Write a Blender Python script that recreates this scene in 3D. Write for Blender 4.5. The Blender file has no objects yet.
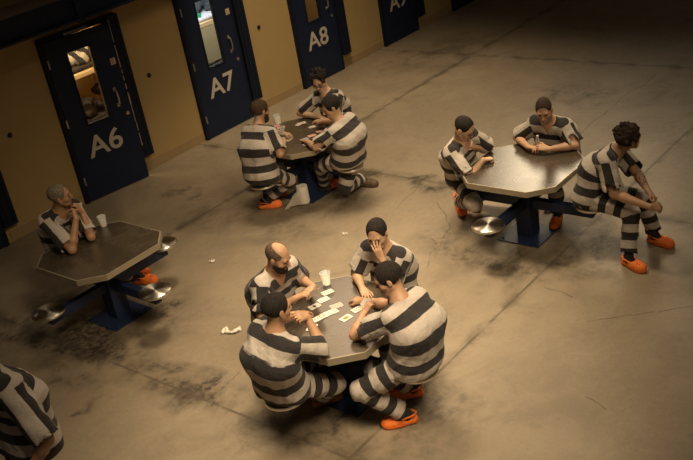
import bpy, bmesh, math, random, time
import numpy as np
from mathutils import Vector, Matrix

random.seed(7)
rng = np.random.default_rng(11)
T_START = time.time()
SC = bpy.context.scene
COL = SC.collection
V = lambda *a: np.array(a if len(a) > 1 else a[0], float)
UP = V(0, 0, 1)


def nz(v):
    v = np.asarray(v, float)
    return v / (np.linalg.norm(v) + 1e-12)


# ------------------------------------------------------------------ camera
IW, IH = 693, 460
FOC = 947.043
YAW, PITCH, ROLL = 0.8164675, 0.4535229, -0.1797573
CAM = V(0, 0, 4.6)
_fw = V(math.sin(YAW) * math.cos(PITCH), math.cos(YAW) * math.cos(PITCH), -math.sin(PITCH))
_r = V(math.cos(YAW), -math.sin(YAW), 0)
_u = np.cross(_r, _fw)
_c, _s = math.cos(ROLL), math.sin(ROLL)
CR, CU = _c * _r + _s * _u, -_s * _r + _c * _u
cd = bpy.data.cameras.new('camera')
cam = bpy.data.objects.new('camera', cd)
COL.objects.link(cam)
cd.sensor_width = 36
cd.lens = FOC * 36 / IW
cd.clip_end = 200
M = Matrix.Identity(4)
for i in range(3):
    M[i][0], M[i][1], M[i][2], M[i][3] = CR[i], CU[i], -_fw[i], CAM[i]
cam.matrix_world = M
SC.camera = cam


def ray(x, y):
    return nz(CR * (x - IW / 2) / FOC - CU * (y - IH / 2) / FOC + _fw)


def px(x, y, z):
    """world point at height z seen at photograph pixel x, y"""
    d = ray(x, y)
    return CAM + d * ((z - CAM[2]) / d[2])


def ray_sphere(x, y, c, r, lat, fwd):
    """point on the pixel's ray at distance r from c, the one further forward / less sideways"""
    d = ray(x, y)
    oc = CAM - c
    b = d @ oc
    disc = b * b - (oc @ oc - r * r)
    if disc < 0:
        return CAM + d * (-b)
    best = None
    for t in (-b - math.sqrt(disc), -b + math.sqrt(disc)):
        p = CAM + d * t
        q = p - c
        cost = abs(q @ lat) - 0.4 * (q @ fwd) - 0.5 * q[2]
        if best is None or cost < best[0]:
            best = (cost, p)
    return best[1]


# ------------------------------------------------------------------ materials
def new_mat(name):
    m = bpy.data.materials.new(name)
    m.use_nodes = True
    nt = m.node_tree
    b = nt.nodes['Principled BSDF']
    return m, nt, b


def mixc(nt, fac, a, b, blend='MIX'):
    n = nt.nodes.new('ShaderNodeMix')
    n.data_type = 'RGBA'
    n.blend_type = blend
    for s, v in ((n.inputs['Factor'], fac), (n.inputs['A'], a), (n.inputs['B'], b)):
        if isinstance(v, (int, float)):
            s.default_value = v
        elif isinstance(v, tuple):
            s.default_value = (*v[:3], 1)
        else:
            nt.links.new(v, s)
    return n.outputs['Result']


def math_n(nt, op, a, b=None, c=None, clamp=False):
    n = nt.nodes.new('ShaderNodeMath')
    n.operation = op
    n.use_clamp = clamp
    for i, v in enumerate((a, b, c)):
        if v is None:
            continue
        if isinstance(v, (int, float)):
            n.inputs[i].default_value = v
        else:
            nt.links.new(v, n.inputs[i])
    return n.outputs[0]


def noise(nt, vec, scale, detail=4, rough=0.55, dist=0.0):
    n = nt.nodes.new('ShaderNodeTexNoise')
    n.inputs['Scale'].default_value = scale
    n.inputs['Detail'].default_value = detail
    n.inputs['Roughness'].default_value = rough
    n.inputs['Distortion'].default_value = dist
    nt.links.new(vec, n.inputs['Vector'])
    return n.outputs['Fac']


def ramp(nt, fac, lo, hi):
    n = nt.nodes.new('ShaderNodeMapRange')
    n.interpolation_type = 'SMOOTHSTEP'
    n.inputs['From Min'].default_value = lo
    n.inputs['From Max'].default_value = hi
    nt.links.new(fac, n.inputs['Value'])
    return n.outputs['Result']


def coord(nt, which='Object'):
    return nt.nodes.new('ShaderNodeTexCoord').outputs[which]


def bump(nt, b, h, strength=0.2, dist=0.01):
    n = nt.nodes.new('ShaderNodeBump')
    n.inputs['Strength'].default_value = strength
    n.inputs['Distance'].default_value = dist
    nt.links.new(h, n.inputs['Height'])
    nt.links.new(n.outputs['Normal'], b.inputs['Normal'])


def simple(name, col, rough=0.5, metal=0.0, var=0.12, scale=20, spec=0.5, bmp=0.0):
    m, nt, b = new_mat(name)
    n = noise(nt, coord(nt), scale)
    c = mixc(nt, n, tuple(x * (1 - var) for x in col), tuple(min(1, x * (1 + var)) for x in col))
    nt.links.new(c, b.inputs['Base Color'])
    b.inputs['Roughness'].default_value = rough
    b.inputs['Metallic'].default_value = metal
    b.inputs['Specular IOR Level'].default_value = spec
    if bmp:
        bump(nt, b, noise(nt, coord(nt), scale * 6), bmp)
    return m


def emit_mat(name, col, s):
    m, nt, b = new_mat(name)
    b.inputs['Base Color'].default_value = (*col, 1)
    b.inputs['Emission Color'].default_value = (*col, 1)
    b.inputs['Emission Strength'].default_value = s
    return m


NAVY = simple('navy_paint', (0.0075, 0.013, 0.034), 0.6, var=0.25, scale=6, bmp=0.03, spec=0.25)
NAVY_D = simple('dark_navy_paint', (0.0050, 0.0080, 0.019), 0.6, var=0.2, scale=6, spec=0.25)
BASEBLUE = simple('blue_painted_steel', (0.014, 0.024, 0.062), 0.5, var=0.25, scale=8, spec=0.3)
WALLM = simple('mustard_block_paint', (0.37, 0.255, 0.105), 0.8, var=0.06, scale=3, bmp=0.05)
TRIMM = simple('tan_baseboard', (0.30, 0.205, 0.095), 0.8, var=0.1, scale=5)
CELLW = simple('cell_wall_paint', (0.50, 0.35, 0.17), 0.8, var=0.05, scale=3)
CELLG = simple('cell_panel_paint', (0.42, 0.36, 0.22), 0.8, var=0.05, scale=3)
STEEL = simple('worn_steel', (0.55, 0.50, 0.43), 0.35, 0.9, var=0.15, scale=30)
NUMM = simple('number_paint', (0.46, 0.40, 0.33), 0.7, var=0.08, scale=30)
STICK = simple('sticker_paper', (0.50, 0.36, 0.26), 0.8, var=0.1, scale=60)
FOAM = simple('white_foam', (0.90, 0.87, 0.80), 0.6, var=0.03, scale=40)
_fb = FOAM.node_tree.nodes['Principled BSDF']
_fb.inputs['Subsurface Weight'].default_value = 0.7
_fb.inputs['Subsurface Radius'].default_value = (0.05, 0.045, 0.035)
_fb.inputs['Subsurface Scale'].default_value = 1.0
PAPER = simple('white_paper', (0.74, 0.67, 0.58), 0.85, var=0.06, scale=40, spec=0.2)
CARDW = simple('card_face', (0.70, 0.64, 0.56), 0.45, var=0.02, scale=80)
CARDPINK = simple('card_back_red', (0.75, 0.36, 0.32), 0.45, var=0.05, scale=120)
CARDBLUE = simple('card_back_blue', (0.22, 0.30, 0.52), 0.45, var=0.05, scale=120)
PIPR = simple('card_red_ink', (0.55, 0.05, 0.05), 0.5)
PIPK = simple('card_black_ink', (0.03, 0.03, 0.03), 0.5)
ORANGE = simple('orange_clog_foam', (0.90, 0.20, 0.03), 0.6, var=0.1, scale=12)
TANCLOG = simple('tan_clog_foam', (0.42, 0.15, 0.05), 0.6, var=0.15, scale=12)
DARKSHOE = simple('brown_shoe', (0.10, 0.06, 0.035), 0.6, var=0.2, scale=12)
SOCK = simple('dark_sock_knit', (0.018, 0.017, 0.018), 0.9, var=0.3, scale=60)
EYE = simple('eye_dark', (0.03, 0.02, 0.015), 0.2)
GLASSF = simple('black_frame_plastic', (0.012, 0.011, 0.01), 0.3)
DARKCLOTH = simple('dark_cloth', (0.035, 0.025, 0.02), 0.9, var=0.4, scale=18)
GREYCLOTH = simple('dark_grey_cloth', (0.05, 0.055, 0.065), 0.9, var=0.5, scale=25)
SHEET = simple('white_sheet', (0.68, 0.72, 0.80), 0.9, var=0.05, scale=12)
BUNK = simple('bunk_tan_steel', (0.62, 0.46, 0.26), 0.6, var=0.05, scale=8)
TEAL = simple('green_wrapper', (0.02, 0.30, 0.16), 0.5)
CAPM = simple('white_cap', (0.75, 0.72, 0.66), 0.4)
DECKM = simple('walkway_concrete', (0.20, 0.15, 0.10), 0.8, var=0.2, scale=5)
LAMPSH = simple('lamp_housing', (0.2, 0.2, 0.2), 0.4, 0.6)

m, nt, b = new_mat('clear_pane')
b.inputs['Transmission Weight'].default_value = 1
b.inputs['Roughness'].default_value = 0.02
b.inputs['IOR'].default_value = 1.15
b.inputs['Base Color'].default_value = (0.93, 0.95, 0.93, 1)
PANE = m
m, nt, b = new_mat('clear_plastic')
b.inputs['Transmission Weight'].default_value = 0.75
b.inputs['Roughness'].default_value = 0.12
b.inputs['IOR'].default_value = 1.25
b.inputs['Base Color'].default_value = (0.85, 0.78, 0.66, 1)
PLASTIC = m


def skin_mat(name, col):
    m, nt, b = new_mat(name)
    n = noise(nt, coord(nt), 14, 5)
    c = mixc(nt, n, tuple(x * 0.86 for x in col), tuple(min(1, x * 1.12) for x in col))
    a = nt.nodes.new('ShaderNodeAttribute')
    a.attribute_name = 'lip'
    c = mixc(nt, math_n(nt, 'MULTIPLY', a.outputs['Fac'], 0.65), c, (col[0] * 0.6, col[1] * 0.36, col[2] * 0.36))
    t = nt.nodes.new('ShaderNodeAttribute')
    t.attribute_name = 'tattoo'
    w = noise(nt, coord(nt), 38, 2, dist=1.5)
    tt = math_n(nt, 'MULTIPLY', t.outputs['Fac'], ramp(nt, w, 0.5, 0.56))
    c = mixc(nt, math_n(nt, 'MULTIPLY', tt, 0.75), c, (0.03, 0.03, 0.035))
    s = nt.nodes.new('ShaderNodeAttribute')
    s.attribute_name = 'stubble'
    c = mixc(nt, math_n(nt, 'MULTIPLY', s.outputs['Fac'], 0.5), c, (0.06, 0.045, 0.035))
    nt.links.new(c, b.inputs['Base Color'])
    b.inputs['Roughness'].default_value = 0.5
    b.inputs['Subsurface Weight'].default_value = 0.08
    b.inputs['Subsurface Radius'].default_value = (0.01, 0.004, 0.002)
    bump(nt, b, noise(nt, coord(nt), 160, 3), 0.08, 0.002)
    return m


def cloth_mat(name, white=(0.46, 0.395, 0.335), black=(0.030, 0.026, 0.025), pitch=0.165, duty=0.5):
    m, nt, b = new_mat(name)
    a = nt.nodes.new('ShaderNodeAttribute')
    a.attribute_name = 'stripe'
    co = coord(nt)
    wob = math_n(nt, 'MULTIPLY', math_n(nt, 'SUBTRACT', noise(nt, co, 9, 2), 0.5), 0.012)
    s = math_n(nt, 'DIVIDE', math_n(nt, 'ADD', a.outputs['Fac'], wob), pitch)
    fr = math_n(nt, 'FRACT', s)
    tri = math_n(nt, 'ABSOLUTE', math_n(nt, 'SUBTRACT', fr, 0.5))
    f = ramp(nt, tri, duty / 2 - 0.012, duty / 2 + 0.012)
    n = noise(nt, co, 30, 4)
    wv = noise(nt, co, 420, 2)
    w = mixc(nt, n, tuple(x * 0.9 for x in white), tuple(x * 1.07 for x in white))
    k = mixc(nt, wv, tuple(x * 0.6 for x in black), tuple(x * 1.6 for x in black))
    nt.links.new(mixc(nt, f, k, w), b.inputs['Base Color'])
    b.inputs['Roughness'].default_value = 0.9
    b.inputs['Specular IOR Level'].default_value = 0.15
    b.inputs['Sheen Weight'].default_value = 0.1
    h = math_n(nt, 'ADD', math_n(nt, 'MULTIPLY', noise(nt, co, 16, 4, 0.6, 0.8), 1.0), math_n(nt, 'MULTIPLY', wv, 0.05))
    bump(nt, b, h, 0.6, 0.025)
    return m


SHIRT = cloth_mat('striped_cotton_shirt')
TROUSER = cloth_mat('striped_cotton_trousers', white=(0.47, 0.40, 0.335), pitch=0.15)


def hair_mat(name, col):
    m, nt, b = new_mat(name)
    n = noise(nt, coord(nt), 90, 4, 0.7)
    nt.links.new(mixc(nt, ramp(nt, n, 0.3, 0.7), tuple(x * 0.4 for x in col), tuple(x * 2.0 for x in col)), b.inputs['Base Color'])
    b.inputs['Roughness'].default_value = 0.75
    b.inputs['Specular IOR Level'].default_value = 0.2
    bump(nt, b, noise(nt, coord(nt), 150, 4, 0.7), 0.7, 0.012)
    return m


# seats: spun stainless, radial highlights
m, nt, b = new_mat('spun_stainless')
b.inputs['Metallic'].default_value = 1
b.inputs['Base Color'].default_value = (0.80, 0.75, 0.67, 1)
b.inputs['Roughness'].default_value = 0.3
b.inputs['Anisotropic'].default_value = 0.85
b.inputs['Anisotropic Rotation'].default_value = 0.25
tg = nt.nodes.new('ShaderNodeTangent')
tg.direction_type = 'RADIAL'
tg.axis = 'Z'
nt.links.new(tg.outputs[0], b.inputs['Tangent'])
STAINLESS = m

# table tops: brushed dark laminate worn by hands
m, nt, b = new_mat('worn_brown_tabletop')
co = coord(nt)
n1 = noise(nt, co, 3.5, 5, 0.6, 0.6)
n2 = noise(nt, co, 45, 4, 0.7)
c = mixc(nt, ramp(nt, n1, 0.3, 0.7), (0.050, 0.037, 0.025), (0.076, 0.058, 0.040))
c = mixc(nt, math_n(nt, 'MULTIPLY', ramp(nt, n2, 0.5, 0.85), 0.2), c, (0.03, 0.024, 0.018))
nt.links.new(c, b.inputs['Base Color'])
b.inputs['Specular IOR Level'].default_value = 1.0
rr = nt.nodes.new('ShaderNodeMapRange')
rr.inputs['To Min'].default_value = 0.20
rr.inputs['To Max'].default_value = 0.34
nt.links.new(n1, rr.inputs['Value'])
nt.links.new(rr.outputs[0], b.inputs['Roughness'])
bump(nt, b, n2, 0.012, 0.003)
TOPM = m
EDGEM = simple('pale_edge_band', (0.34, 0.285, 0.20), 0.4, 0.3, var=0.12, scale=10)

# ---- floor concrete with saw-cut joints, cracks, stains, painted shadows
SEG = bpy.data.node_groups.new('segment_mask', 'ShaderNodeTree')
for nme, tp in (('P', 'NodeSocketVector'), ('A', 'NodeSocketVector'), ('B', 'NodeSocketVector'), ('W', 'NodeSocketFloat')):
    SEG.interface.new_socket(nme, in_out='INPUT', socket_type=tp)
SEG.interface.new_socket('F', in_out='OUTPUT', socket_type='NodeSocketFloat')
gi, go = SEG.nodes.new('NodeGroupInput'), SEG.nodes.new('NodeGroupOutput')


def vm(nt, op, a, b=None):
    n = nt.nodes.new('ShaderNodeVectorMath')
    n.operation = op
    nt.links.new(a, n.inputs[0])
    if b is not None:
        nt.links.new(b, n.inputs[3 if op == 'SCALE' else 1])
    return n.outputs['Value'] if op in ('DOT_PRODUCT', 'LENGTH') else n.outputs['Vector']


pa = vm(SEG, 'SUBTRACT', gi.outputs['P'], gi.outputs['A'])
ba = vm(SEG, 'SUBTRACT', gi.outputs['B'], gi.outputs['A'])
tt = math_n(SEG, 'DIVIDE', vm(SEG, 'DOT_PRODUCT', pa, ba), vm(SEG, 'DOT_PRODUCT', ba, ba), clamp=True)
dd = vm(SEG, 'LENGTH', vm(SEG, 'SUBTRACT', pa, vm(SEG, 'SCALE', ba, tt)))
q = math_n(SEG, 'SUBTRACT', 1.0, math_n(SEG, 'DIVIDE', dd, gi.outputs['W']), clamp=True)
SEG.links.new(q, go.inputs['F'])


def seg(nt, P, a, b, w):
    n = nt.nodes.new('ShaderNodeGroup')
    n.node_tree = SEG
    nt.links.new(P, n.inputs['P'])
    n.inputs['A'].default_value = (a[0], a[1], 0)
    n.inputs['B'].default_value = (b[0], b[1], 0)
    n.inputs['W'].default_value = w
    return n.outputs['F']


def maxall(nt, outs):
    r = outs[0]
    for o in outs[1:]:
        r = math_n(nt, 'MAXIMUM', r, o)
    return r


m, nt, b = new_mat('stained_concrete')
co = coord(nt)
sep = nt.nodes.new('ShaderNodeSeparateXYZ')
nt.links.new(co, sep.inputs[0])
cmb = nt.nodes.new('ShaderNodeCombineXYZ')
nt.links.new(sep.outputs[0], cmb.inputs[0])
nt.links.new(sep.outputs[1], cmb.inputs[1])
P0 = cmb.outputs[0]
# wobbled coordinates for organic lines
nw = nt.nodes.new('ShaderNodeTexNoise')
nw.inputs['Scale'].default_value = 3.0
nw.inputs['Detail'].default_value = 6
nt.links.new(P0, nw.inputs['Vector'])
sub = nt.nodes.new('ShaderNodeVectorMath')
sub.operation = 'SUBTRACT'
nt.links.new(nw.outputs['Color'], sub.inputs[0])
sub.inputs[1].default_value = (0.5, 0.5, 0.5)


def warped(amount):
    s = nt.nodes.new('ShaderNodeVectorMath')
    s.operation = 'SCALE'
    nt.links.new(sub.outputs[0], s.inputs[0])
    s.inputs['Scale'].default_value = amount
    a = nt.nodes.new('ShaderNodeVectorMath')
    a.operation = 'ADD'
    nt.links.new(P0, a.inputs[0])
    nt.links.new(s.outputs[0], a.inputs[1])
    f = nt.nodes.new('ShaderNodeVectorMath')
    f.operation = 'MULTIPLY'
    nt.links.new(a.outputs[0], f.inputs[0])
    f.inputs[1].default_value = (1, 1, 0)
    return f.outputs[0]


Pw, Pb = warped(0.16), warped(0.7)
n_big = noise(nt, co, 0.55, 5, 0.6, 0.5)
n_mid = noise(nt, co, 2.3, 6, 0.62, 0.6)
n_fin = noise(nt, co, 14, 6, 0.7)
n_spk = noise(nt, co, 60, 3, 0.6)
c = mixc(nt, ramp(nt, n_big, 0.3, 0.72), (0.225, 0.170, 0.110), (0.305, 0.240, 0.162))
c = mixc(nt, ramp(nt, n_mid, 0.42, 0.75), c, mixc(nt, 0.5, (0.20, 0.152, 0.10), (0.24, 0.19, 0.13)))
c = mixc(nt, math_n(nt, 'MULTIPLY', ramp(nt, n_fin, 0.35, 0.75), 0.35), c, (0.34, 0.275, 0.195))
c = mixc(nt, math_n(nt, 'MULTIPLY', ramp(nt, n_spk, 0.58, 0.75), 0.5), c, (0.11, 0.085, 0.058))
n_pit = noise(nt, co, 26, 8, 0.75, 0.4)
c = mixc(nt, math_n(nt, 'MULTIPLY', ramp(nt, n_pit, 0.56, 0.72), 0.45), c, (0.13, 0.098, 0.066))
c = mixc(nt, math_n(nt, 'MULTIPLY', ramp(nt, n_pit, 0.44, 0.30), 0.35), c, (0.39, 0.315, 0.23))
# stains (spills, scuffs) and painted cast shadows of people and tables where the photograph shows them: pixel pairs on the floor
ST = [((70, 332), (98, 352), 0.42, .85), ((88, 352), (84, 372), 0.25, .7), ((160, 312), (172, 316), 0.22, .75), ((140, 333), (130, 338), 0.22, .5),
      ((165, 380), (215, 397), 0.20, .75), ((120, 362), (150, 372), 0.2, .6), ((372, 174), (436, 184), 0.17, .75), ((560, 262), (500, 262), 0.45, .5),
      ((440, 232), (470, 255), 0.3, .45), ((590, 232), (600, 260), 0.35, .5), ((270, 420), (340, 440), 0.5, .4), ((310, 432), (350, 415), 0.3, .55),  # includes painted shadows of the outward sitter and the near card players
      ((405, 430), (440, 400), 0.3, .4), ((560, 92), (600, 96), 0.3, .45), ((230, 210), (300, 205), 0.5, .4), ((330, 190), (350, 200), 0.4, .5),  # the wide streak by the bearded man's seat is painted shade
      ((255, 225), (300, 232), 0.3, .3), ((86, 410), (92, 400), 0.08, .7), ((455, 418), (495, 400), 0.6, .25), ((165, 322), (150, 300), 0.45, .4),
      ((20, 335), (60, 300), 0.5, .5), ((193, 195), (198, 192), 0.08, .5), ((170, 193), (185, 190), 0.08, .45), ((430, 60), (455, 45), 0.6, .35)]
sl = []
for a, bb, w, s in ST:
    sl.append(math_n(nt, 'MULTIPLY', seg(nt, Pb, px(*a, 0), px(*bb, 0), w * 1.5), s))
stain_shade = math_n(nt, 'MULTIPLY', maxall(nt, sl), math_n(nt, 'ADD', math_n(nt, 'MULTIPLY', ramp(nt, n_mid, 0.35, 0.6), 1.3), 0.55), clamp=True)
stain_shade = math_n(nt, 'MULTIPLY', stain_shade, math_n(nt, 'ADD', math_n(nt, 'MULTIPLY', ramp(nt, n_fin, 0.38, 0.6), 0.6), 0.45), clamp=True)
scuff = math_n(nt, 'MULTIPLY', ramp(nt, noise(nt, co, 1.1, 8, 0.7, 1.2), 0.52, 0.70), ramp(nt, n_fin, 0.36, 0.62))
c = mixc(nt, math_n(nt, 'MULTIPLY', scuff, 0.5), c, (0.125, 0.092, 0.060))
c = mixc(nt, stain_shade, c, (0.040, 0.030, 0.020))
# saw-cut joints: a 4.4 m grid
jl = [seg(nt, P0, (-9, y), (40, y), 0.017) for y in (4.045, 8.465)]
jl += [seg(nt, P0, (x, -9), (x, 10.4), 0.017) for x in (3.89, 8.27, 12.70, 17.1)]
joint = math_n(nt, 'MULTIPLY', maxall(nt, jl), 2.2, clamp=True)
halo = maxall(nt, [seg(nt, Pw, (-9, y), (40, y), 0.10) for y in (4.045, 8.465)] + [seg(nt, Pw, (x, -9), (x, 10.4), 0.13) for x in (3.89, 8.27, 12.70)])
c = mixc(nt, math_n(nt, 'MULTIPLY', math_n(nt, 'MULTIPLY', halo, ramp(nt, n_mid, 0.38, 0.62)), 0.75), c, (0.07, 0.052, 0.034))
c = mixc(nt, math_n(nt, 'MULTIPLY', joint, math_n(nt, 'MULTIPLY', ramp(nt, noise(nt, co, 4, 4), 0.3, 0.6), 0.75)), c, (0.075, 0.057, 0.038))
# cracks
CR_ = [[(576, 137), (595, 121), (612, 108), (628, 92), (640, 86), (655, 75)],
       [(437, 203), (446, 215), (450, 226), (440, 246), (432, 252), (425, 270)], [(240, 372), (224, 388), (205, 402)], [(398, 207), (410, 196), (420, 186)],
       [(432, 238), (441, 250)], [(588, 398), (606, 410)], [(548, 288), (572, 296)], [(660, 312), (690, 306)], [(20, 320), (62, 300)], [(590, 322), (655, 312)]]
cl = []
for line in CR_:
    for a, bb in zip(line, line[1:]):
        cl.append(seg(nt, Pw, px(*a, 0), px(*bb, 0), 0.010))
c = mixc(nt, math_n(nt, 'MULTIPLY', math_n(nt, 'MULTIPLY', math_n(nt, 'MULTIPLY', maxall(nt, cl), 1.6, clamp=True), ramp(nt, noise(nt, co, 7, 3), 0.3, 0.55)), 0.6), c, (0.06, 0.045, 0.03))
nt.links.new(c, b.inputs['Base Color'])
b.inputs['Specular IOR Level'].default_value = 0.35
rr = nt.nodes.new('ShaderNodeMapRange')
rr.inputs['To Min'].default_value = 0.42
rr.inputs['To Max'].default_value = 0.72
nt.links.new(n_mid, rr.inputs['Value'])
nt.links.new(rr.outputs[0], b.inputs['Roughness'])
bump(nt, b, math_n(nt, 'SUBTRACT', n_fin, math_n(nt, 'MULTIPLY', joint, 0.8)), 0.12, 0.01)
FLOORM = m


# ------------------------------------------------------------------ object helpers
def tag(o, label=None, cat=None, group=None, kind=None):
    for k, v in (('label', label), ('category', cat), ('group', group), ('kind', kind)):
        if v:
            o[k] = v
    return o


def link(o, parent=None):
    COL.objects.link(o)
    if parent is not None:
        o.parent = parent
    return o


def empty(name, loc, rz=0.0, label=None, cat=None, group=None, kind=None):
    o = bpy.data.objects.new(name, None)
    o.empty_display_size = 0.05
    o.location = loc
    o.rotation_euler.z = rz
    link(o)
    return tag(o, label, cat, group, kind)


class MB:
    def __init__(self):
        self.bm = bmesh.new()
        self.mi = 0

    def _fin(self, vs, mat=None):
        for f in {f for v in vs for f in v.link_faces}:
            f.material_index = self.mi

    def box(self, c, s, rz=0.0, bev=0.0, rot=None):
        r = bmesh.ops.create_cube(self.bm, size=1)
        vs = r['verts']
        bmesh.ops.scale(self.bm, vec=Vector(s), verts=vs)
        if bev:
            es = list({e for v in vs for e in v.link_edges})
            bv = bmesh.ops.bevel(self.bm, geom=es, offset=bev, segments=2, affect='EDGES', profile=0.5)
            vs = list({v for f in bv['faces'] for v in f.verts} | {v for v in vs if v.is_valid})
            vs = list({v for v in vs if v.is_valid})
            # gather the connected island
            seen, st = set(vs), list(vs)
            while st:
                v = st.pop()
                for e in v.link_edges:
                    w = e.other_vert(v)
                    if w not in seen:
                        seen.add(w)
                        st.append(w)
            vs = list(seen)
        mt = Matrix.Translation(Vector(c)) @ (rot if rot else Matrix.Rotation(rz, 4, 'Z'))
        bmesh.ops.transform(self.bm, matrix=mt, verts=vs)
        self._fin(vs)
        return self

    def lathe(self, prof, c=(0, 0, 0), n=40, rot=None, cap=True):
        rings = []
        mt = Matrix.Translation(Vector(c)) @ (rot if rot else Matrix.Identity(4))
        for r, z in prof:
            if r < 1e-6:
                rings.append([self.bm.verts.new(mt @ Vector((0, 0, z)))])
            else:
                rings.append([self.bm.verts.new(mt @ Vector((r * math.cos(2 * math.pi * i / n), r * math.sin(2 * math.pi * i / n), z))) for i in range(n)])
        fs = []
        for A, B in zip(rings, rings[1:]):
            for i in range(n):
                j = (i + 1) % n
                if len(A) == 1 and len(B) == 1:
                    continue
                if len(A) == 1:
                    fs.append(self.bm.faces.new((A[0], B[j], B[i])))
                elif len(B) == 1:
                    fs.append(self.bm.faces.new((A[i], A[j], B[0])))
                else:
                    fs.append(self.bm.faces.new((A[i], A[j], B[j], B[i])))
        for R in (rings[0], rings[-1]):
            if cap and len(R) > 1:
                fs.append(self.bm.faces.new(R if R is rings[-1] else R[::-1]))
        for f in fs:
            f.material_index = self.mi
        return self

    def prism(self, poly, z0, z1, bev=0.0):
        lo = [self.bm.verts.new((x, y, z0)) for x, y in poly]
        hi = [self.bm.verts.new((x, y, z1)) for x, y in poly]
        n = len(poly)
        fs = [self.bm.faces.new(lo[::-1]), self.bm.faces.new(hi)]
        for i in range(n):
            j = (i + 1) % n
            fs.append(self.bm.faces.new((lo[i], lo[j], hi[j], hi[i])))
        for f in fs:
            f.material_index = self.mi
        return self

    def tube(self, pts, r, n=10, closed=False):
        pts = [Vector(p) for p in pts]
        N = len(pts)
        rings = []
        prev = None
        for i, p in enumerate(pts):
            a = pts[i - 1] if (i > 0 or closed) else p
            bq = pts[(i + 1) % N] if (i < N - 1 or closed) else p
            t = (bq - a).normalized()
            if prev is None:
                x = t.orthogonal().normalized()
            else:
                x = (prev - t * prev.dot(t)).normalized()
            prev = x
            y = t.cross(x)
            rr_ = r[i] if isinstance(r, (list, tuple)) else r
            rings.append([self.bm.verts.new(p + (x * math.cos(2 * math.pi * k / n) + y * math.sin(2 * math.pi * k / n)) * rr_) for k in range(n)])
        prs = list(zip(rings, rings[1:])) + ([(rings[-1], rings[0])] if closed else [])
        for A, B in prs:
            for k in range(n):
                j = (k + 1) % n
                self.bm.faces.new((A[k], A[j], B[j], B[k])).material_index = self.mi
        if not closed:
            self.bm.faces.new(rings[0][::-1]).material_index = self.mi
            self.bm.faces.new(rings[-1]).material_index = self.mi
        return self

    def build(self, name, mats, parent=None, smooth=False, loc=None):
        me = bpy.data.meshes.new(name)
        bmesh.ops.recalc_face_normals(self.bm, faces=self.bm.faces[:])
        self.bm.to_mesh(me)
        self.bm.free()
        for mm in (mats if isinstance(mats, (list, tuple)) else [mats]):
            me.materials.append(mm)
        if smooth:
            me.polygons.foreach_set('use_smooth', [True] * len(me.polygons))
            try:
                me.set_sharp_from_angle(angle=math.radians(40))
            except Exception:
                pass
        o = bpy.data.objects.new(name, me)
        link(o, parent)
        if loc is not None:
            o.location = loc
        return o


def children(o):
    return [c for c in bpy.data.objects if c.parent == o]


def copy_tree(o, parent=None):
    c = o.copy()
    COL.objects.link(c)
    if parent is not None:
        c.parent = parent
    for ch in children(o):
        copy_tree(ch, c)
    return c


# ------------------------------------------------------------------ implicit surfaces (bodies and clothes)
class Fld:
    """a list of shapes blended into one surface"""

    def __init__(self):
        self.ops = []

    def rc(self, a, b, ra, rb=None, k=0.02, op='add'):
        self.ops.append((op, 'rc', (V(a), V(b), ra, ra if rb is None else rb), k))
        return self

    def el(self, c, axes, r, k=0.02, op='add'):
        self.ops.append((op, 'el', (V(c), np.array(axes, float), V(r)), k))
        return self

    def pl(self, p, n, op='int', k=0.0):
        self.ops.append((op, 'pl', (V(p), nz(n)), k))
        return self

    def cyl(self, c, r, z, op='sub', k=0.0):
        self.ops.append((op, 'cyl', (V(c), r, z), k))
        return self

    def grp(self, f, k=0.02, op='add'):
        self.ops.append((op, 'grp', f, k))
        return self

    def bounds(self):
        lo, hi = V(1e9, 1e9, 1e9), V(-1e9, -1e9, -1e9)
        for op, t, p, k in self.ops:
            if op != 'add':
                continue
            l, h = prim_bounds(t, p)
            lo, hi = np.minimum(lo, l), np.maximum(hi, h)
        return lo, hi


def prim_bounds(t, p):
    if t == 'rc':
        a, b_, ra, rb = p
        return np.minimum(a - ra, b_ - rb), np.maximum(a + ra, b_ + rb)
    if t == 'el':
        c, ax, r = p
        e = np.sqrt(((ax.T * r) ** 2).sum(1))
        return c - e, c + e
    if t == 'grp':
        return p.bounds()
    return V(-1e9, -1e9, -1e9), V(1e9, 1e9, 1e9)


def prim_sdf(t, p, X, Y, Z):
    if t == 'rc':
        a, b_, ra, rb = p
        d = b_ - a
        L = d @ d + 1e-12
        tt_ = np.clip(((X - a[0]) * d[0] + (Y - a[1]) * d[1] + (Z - a[2]) * d[2]) / L, 0, 1)
        return np.sqrt((X - a[0] - tt_ * d[0]) ** 2 + (Y - a[1] - tt_ * d[1]) ** 2 + (Z - a[2] - tt_ * d[2]) ** 2) - (ra + tt_ * (rb - ra))
    if t == 'el':
        c, ax, r = p
        u = [((X - c[0]) * ax[i][0] + (Y - c[1]) * ax[i][1] + (Z - c[2]) * ax[i][2]) for i in range(3)]
        k0 = np.sqrt(sum((u[i] / r[i]) ** 2 for i in range(3)))
        k1 = np.sqrt(sum((u[i] / r[i] ** 2) ** 2 for i in range(3))) + 1e-9
        return k0 * (k0 - 1) / k1
    if t == 'pl':
        o, n = p
        return (X - o[0]) * n[0] + (Y - o[1]) * n[1] + (Z - o[2]) * n[2]
    if t == 'cyl':
        c, r, z = p
        return np.maximum(np.sqrt((X - c[0]) ** 2 + (Y - c[1]) ** 2) - r, np.abs(Z - z + 0.045) - 0.045)


def smin(a, b_, k):
    if k <= 0:
        return np.minimum(a, b_)
    h = np.maximum(k - np.abs(a - b_), 0) / k
    return np.minimum(a, b_) - h * h * k * 0.25


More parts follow.
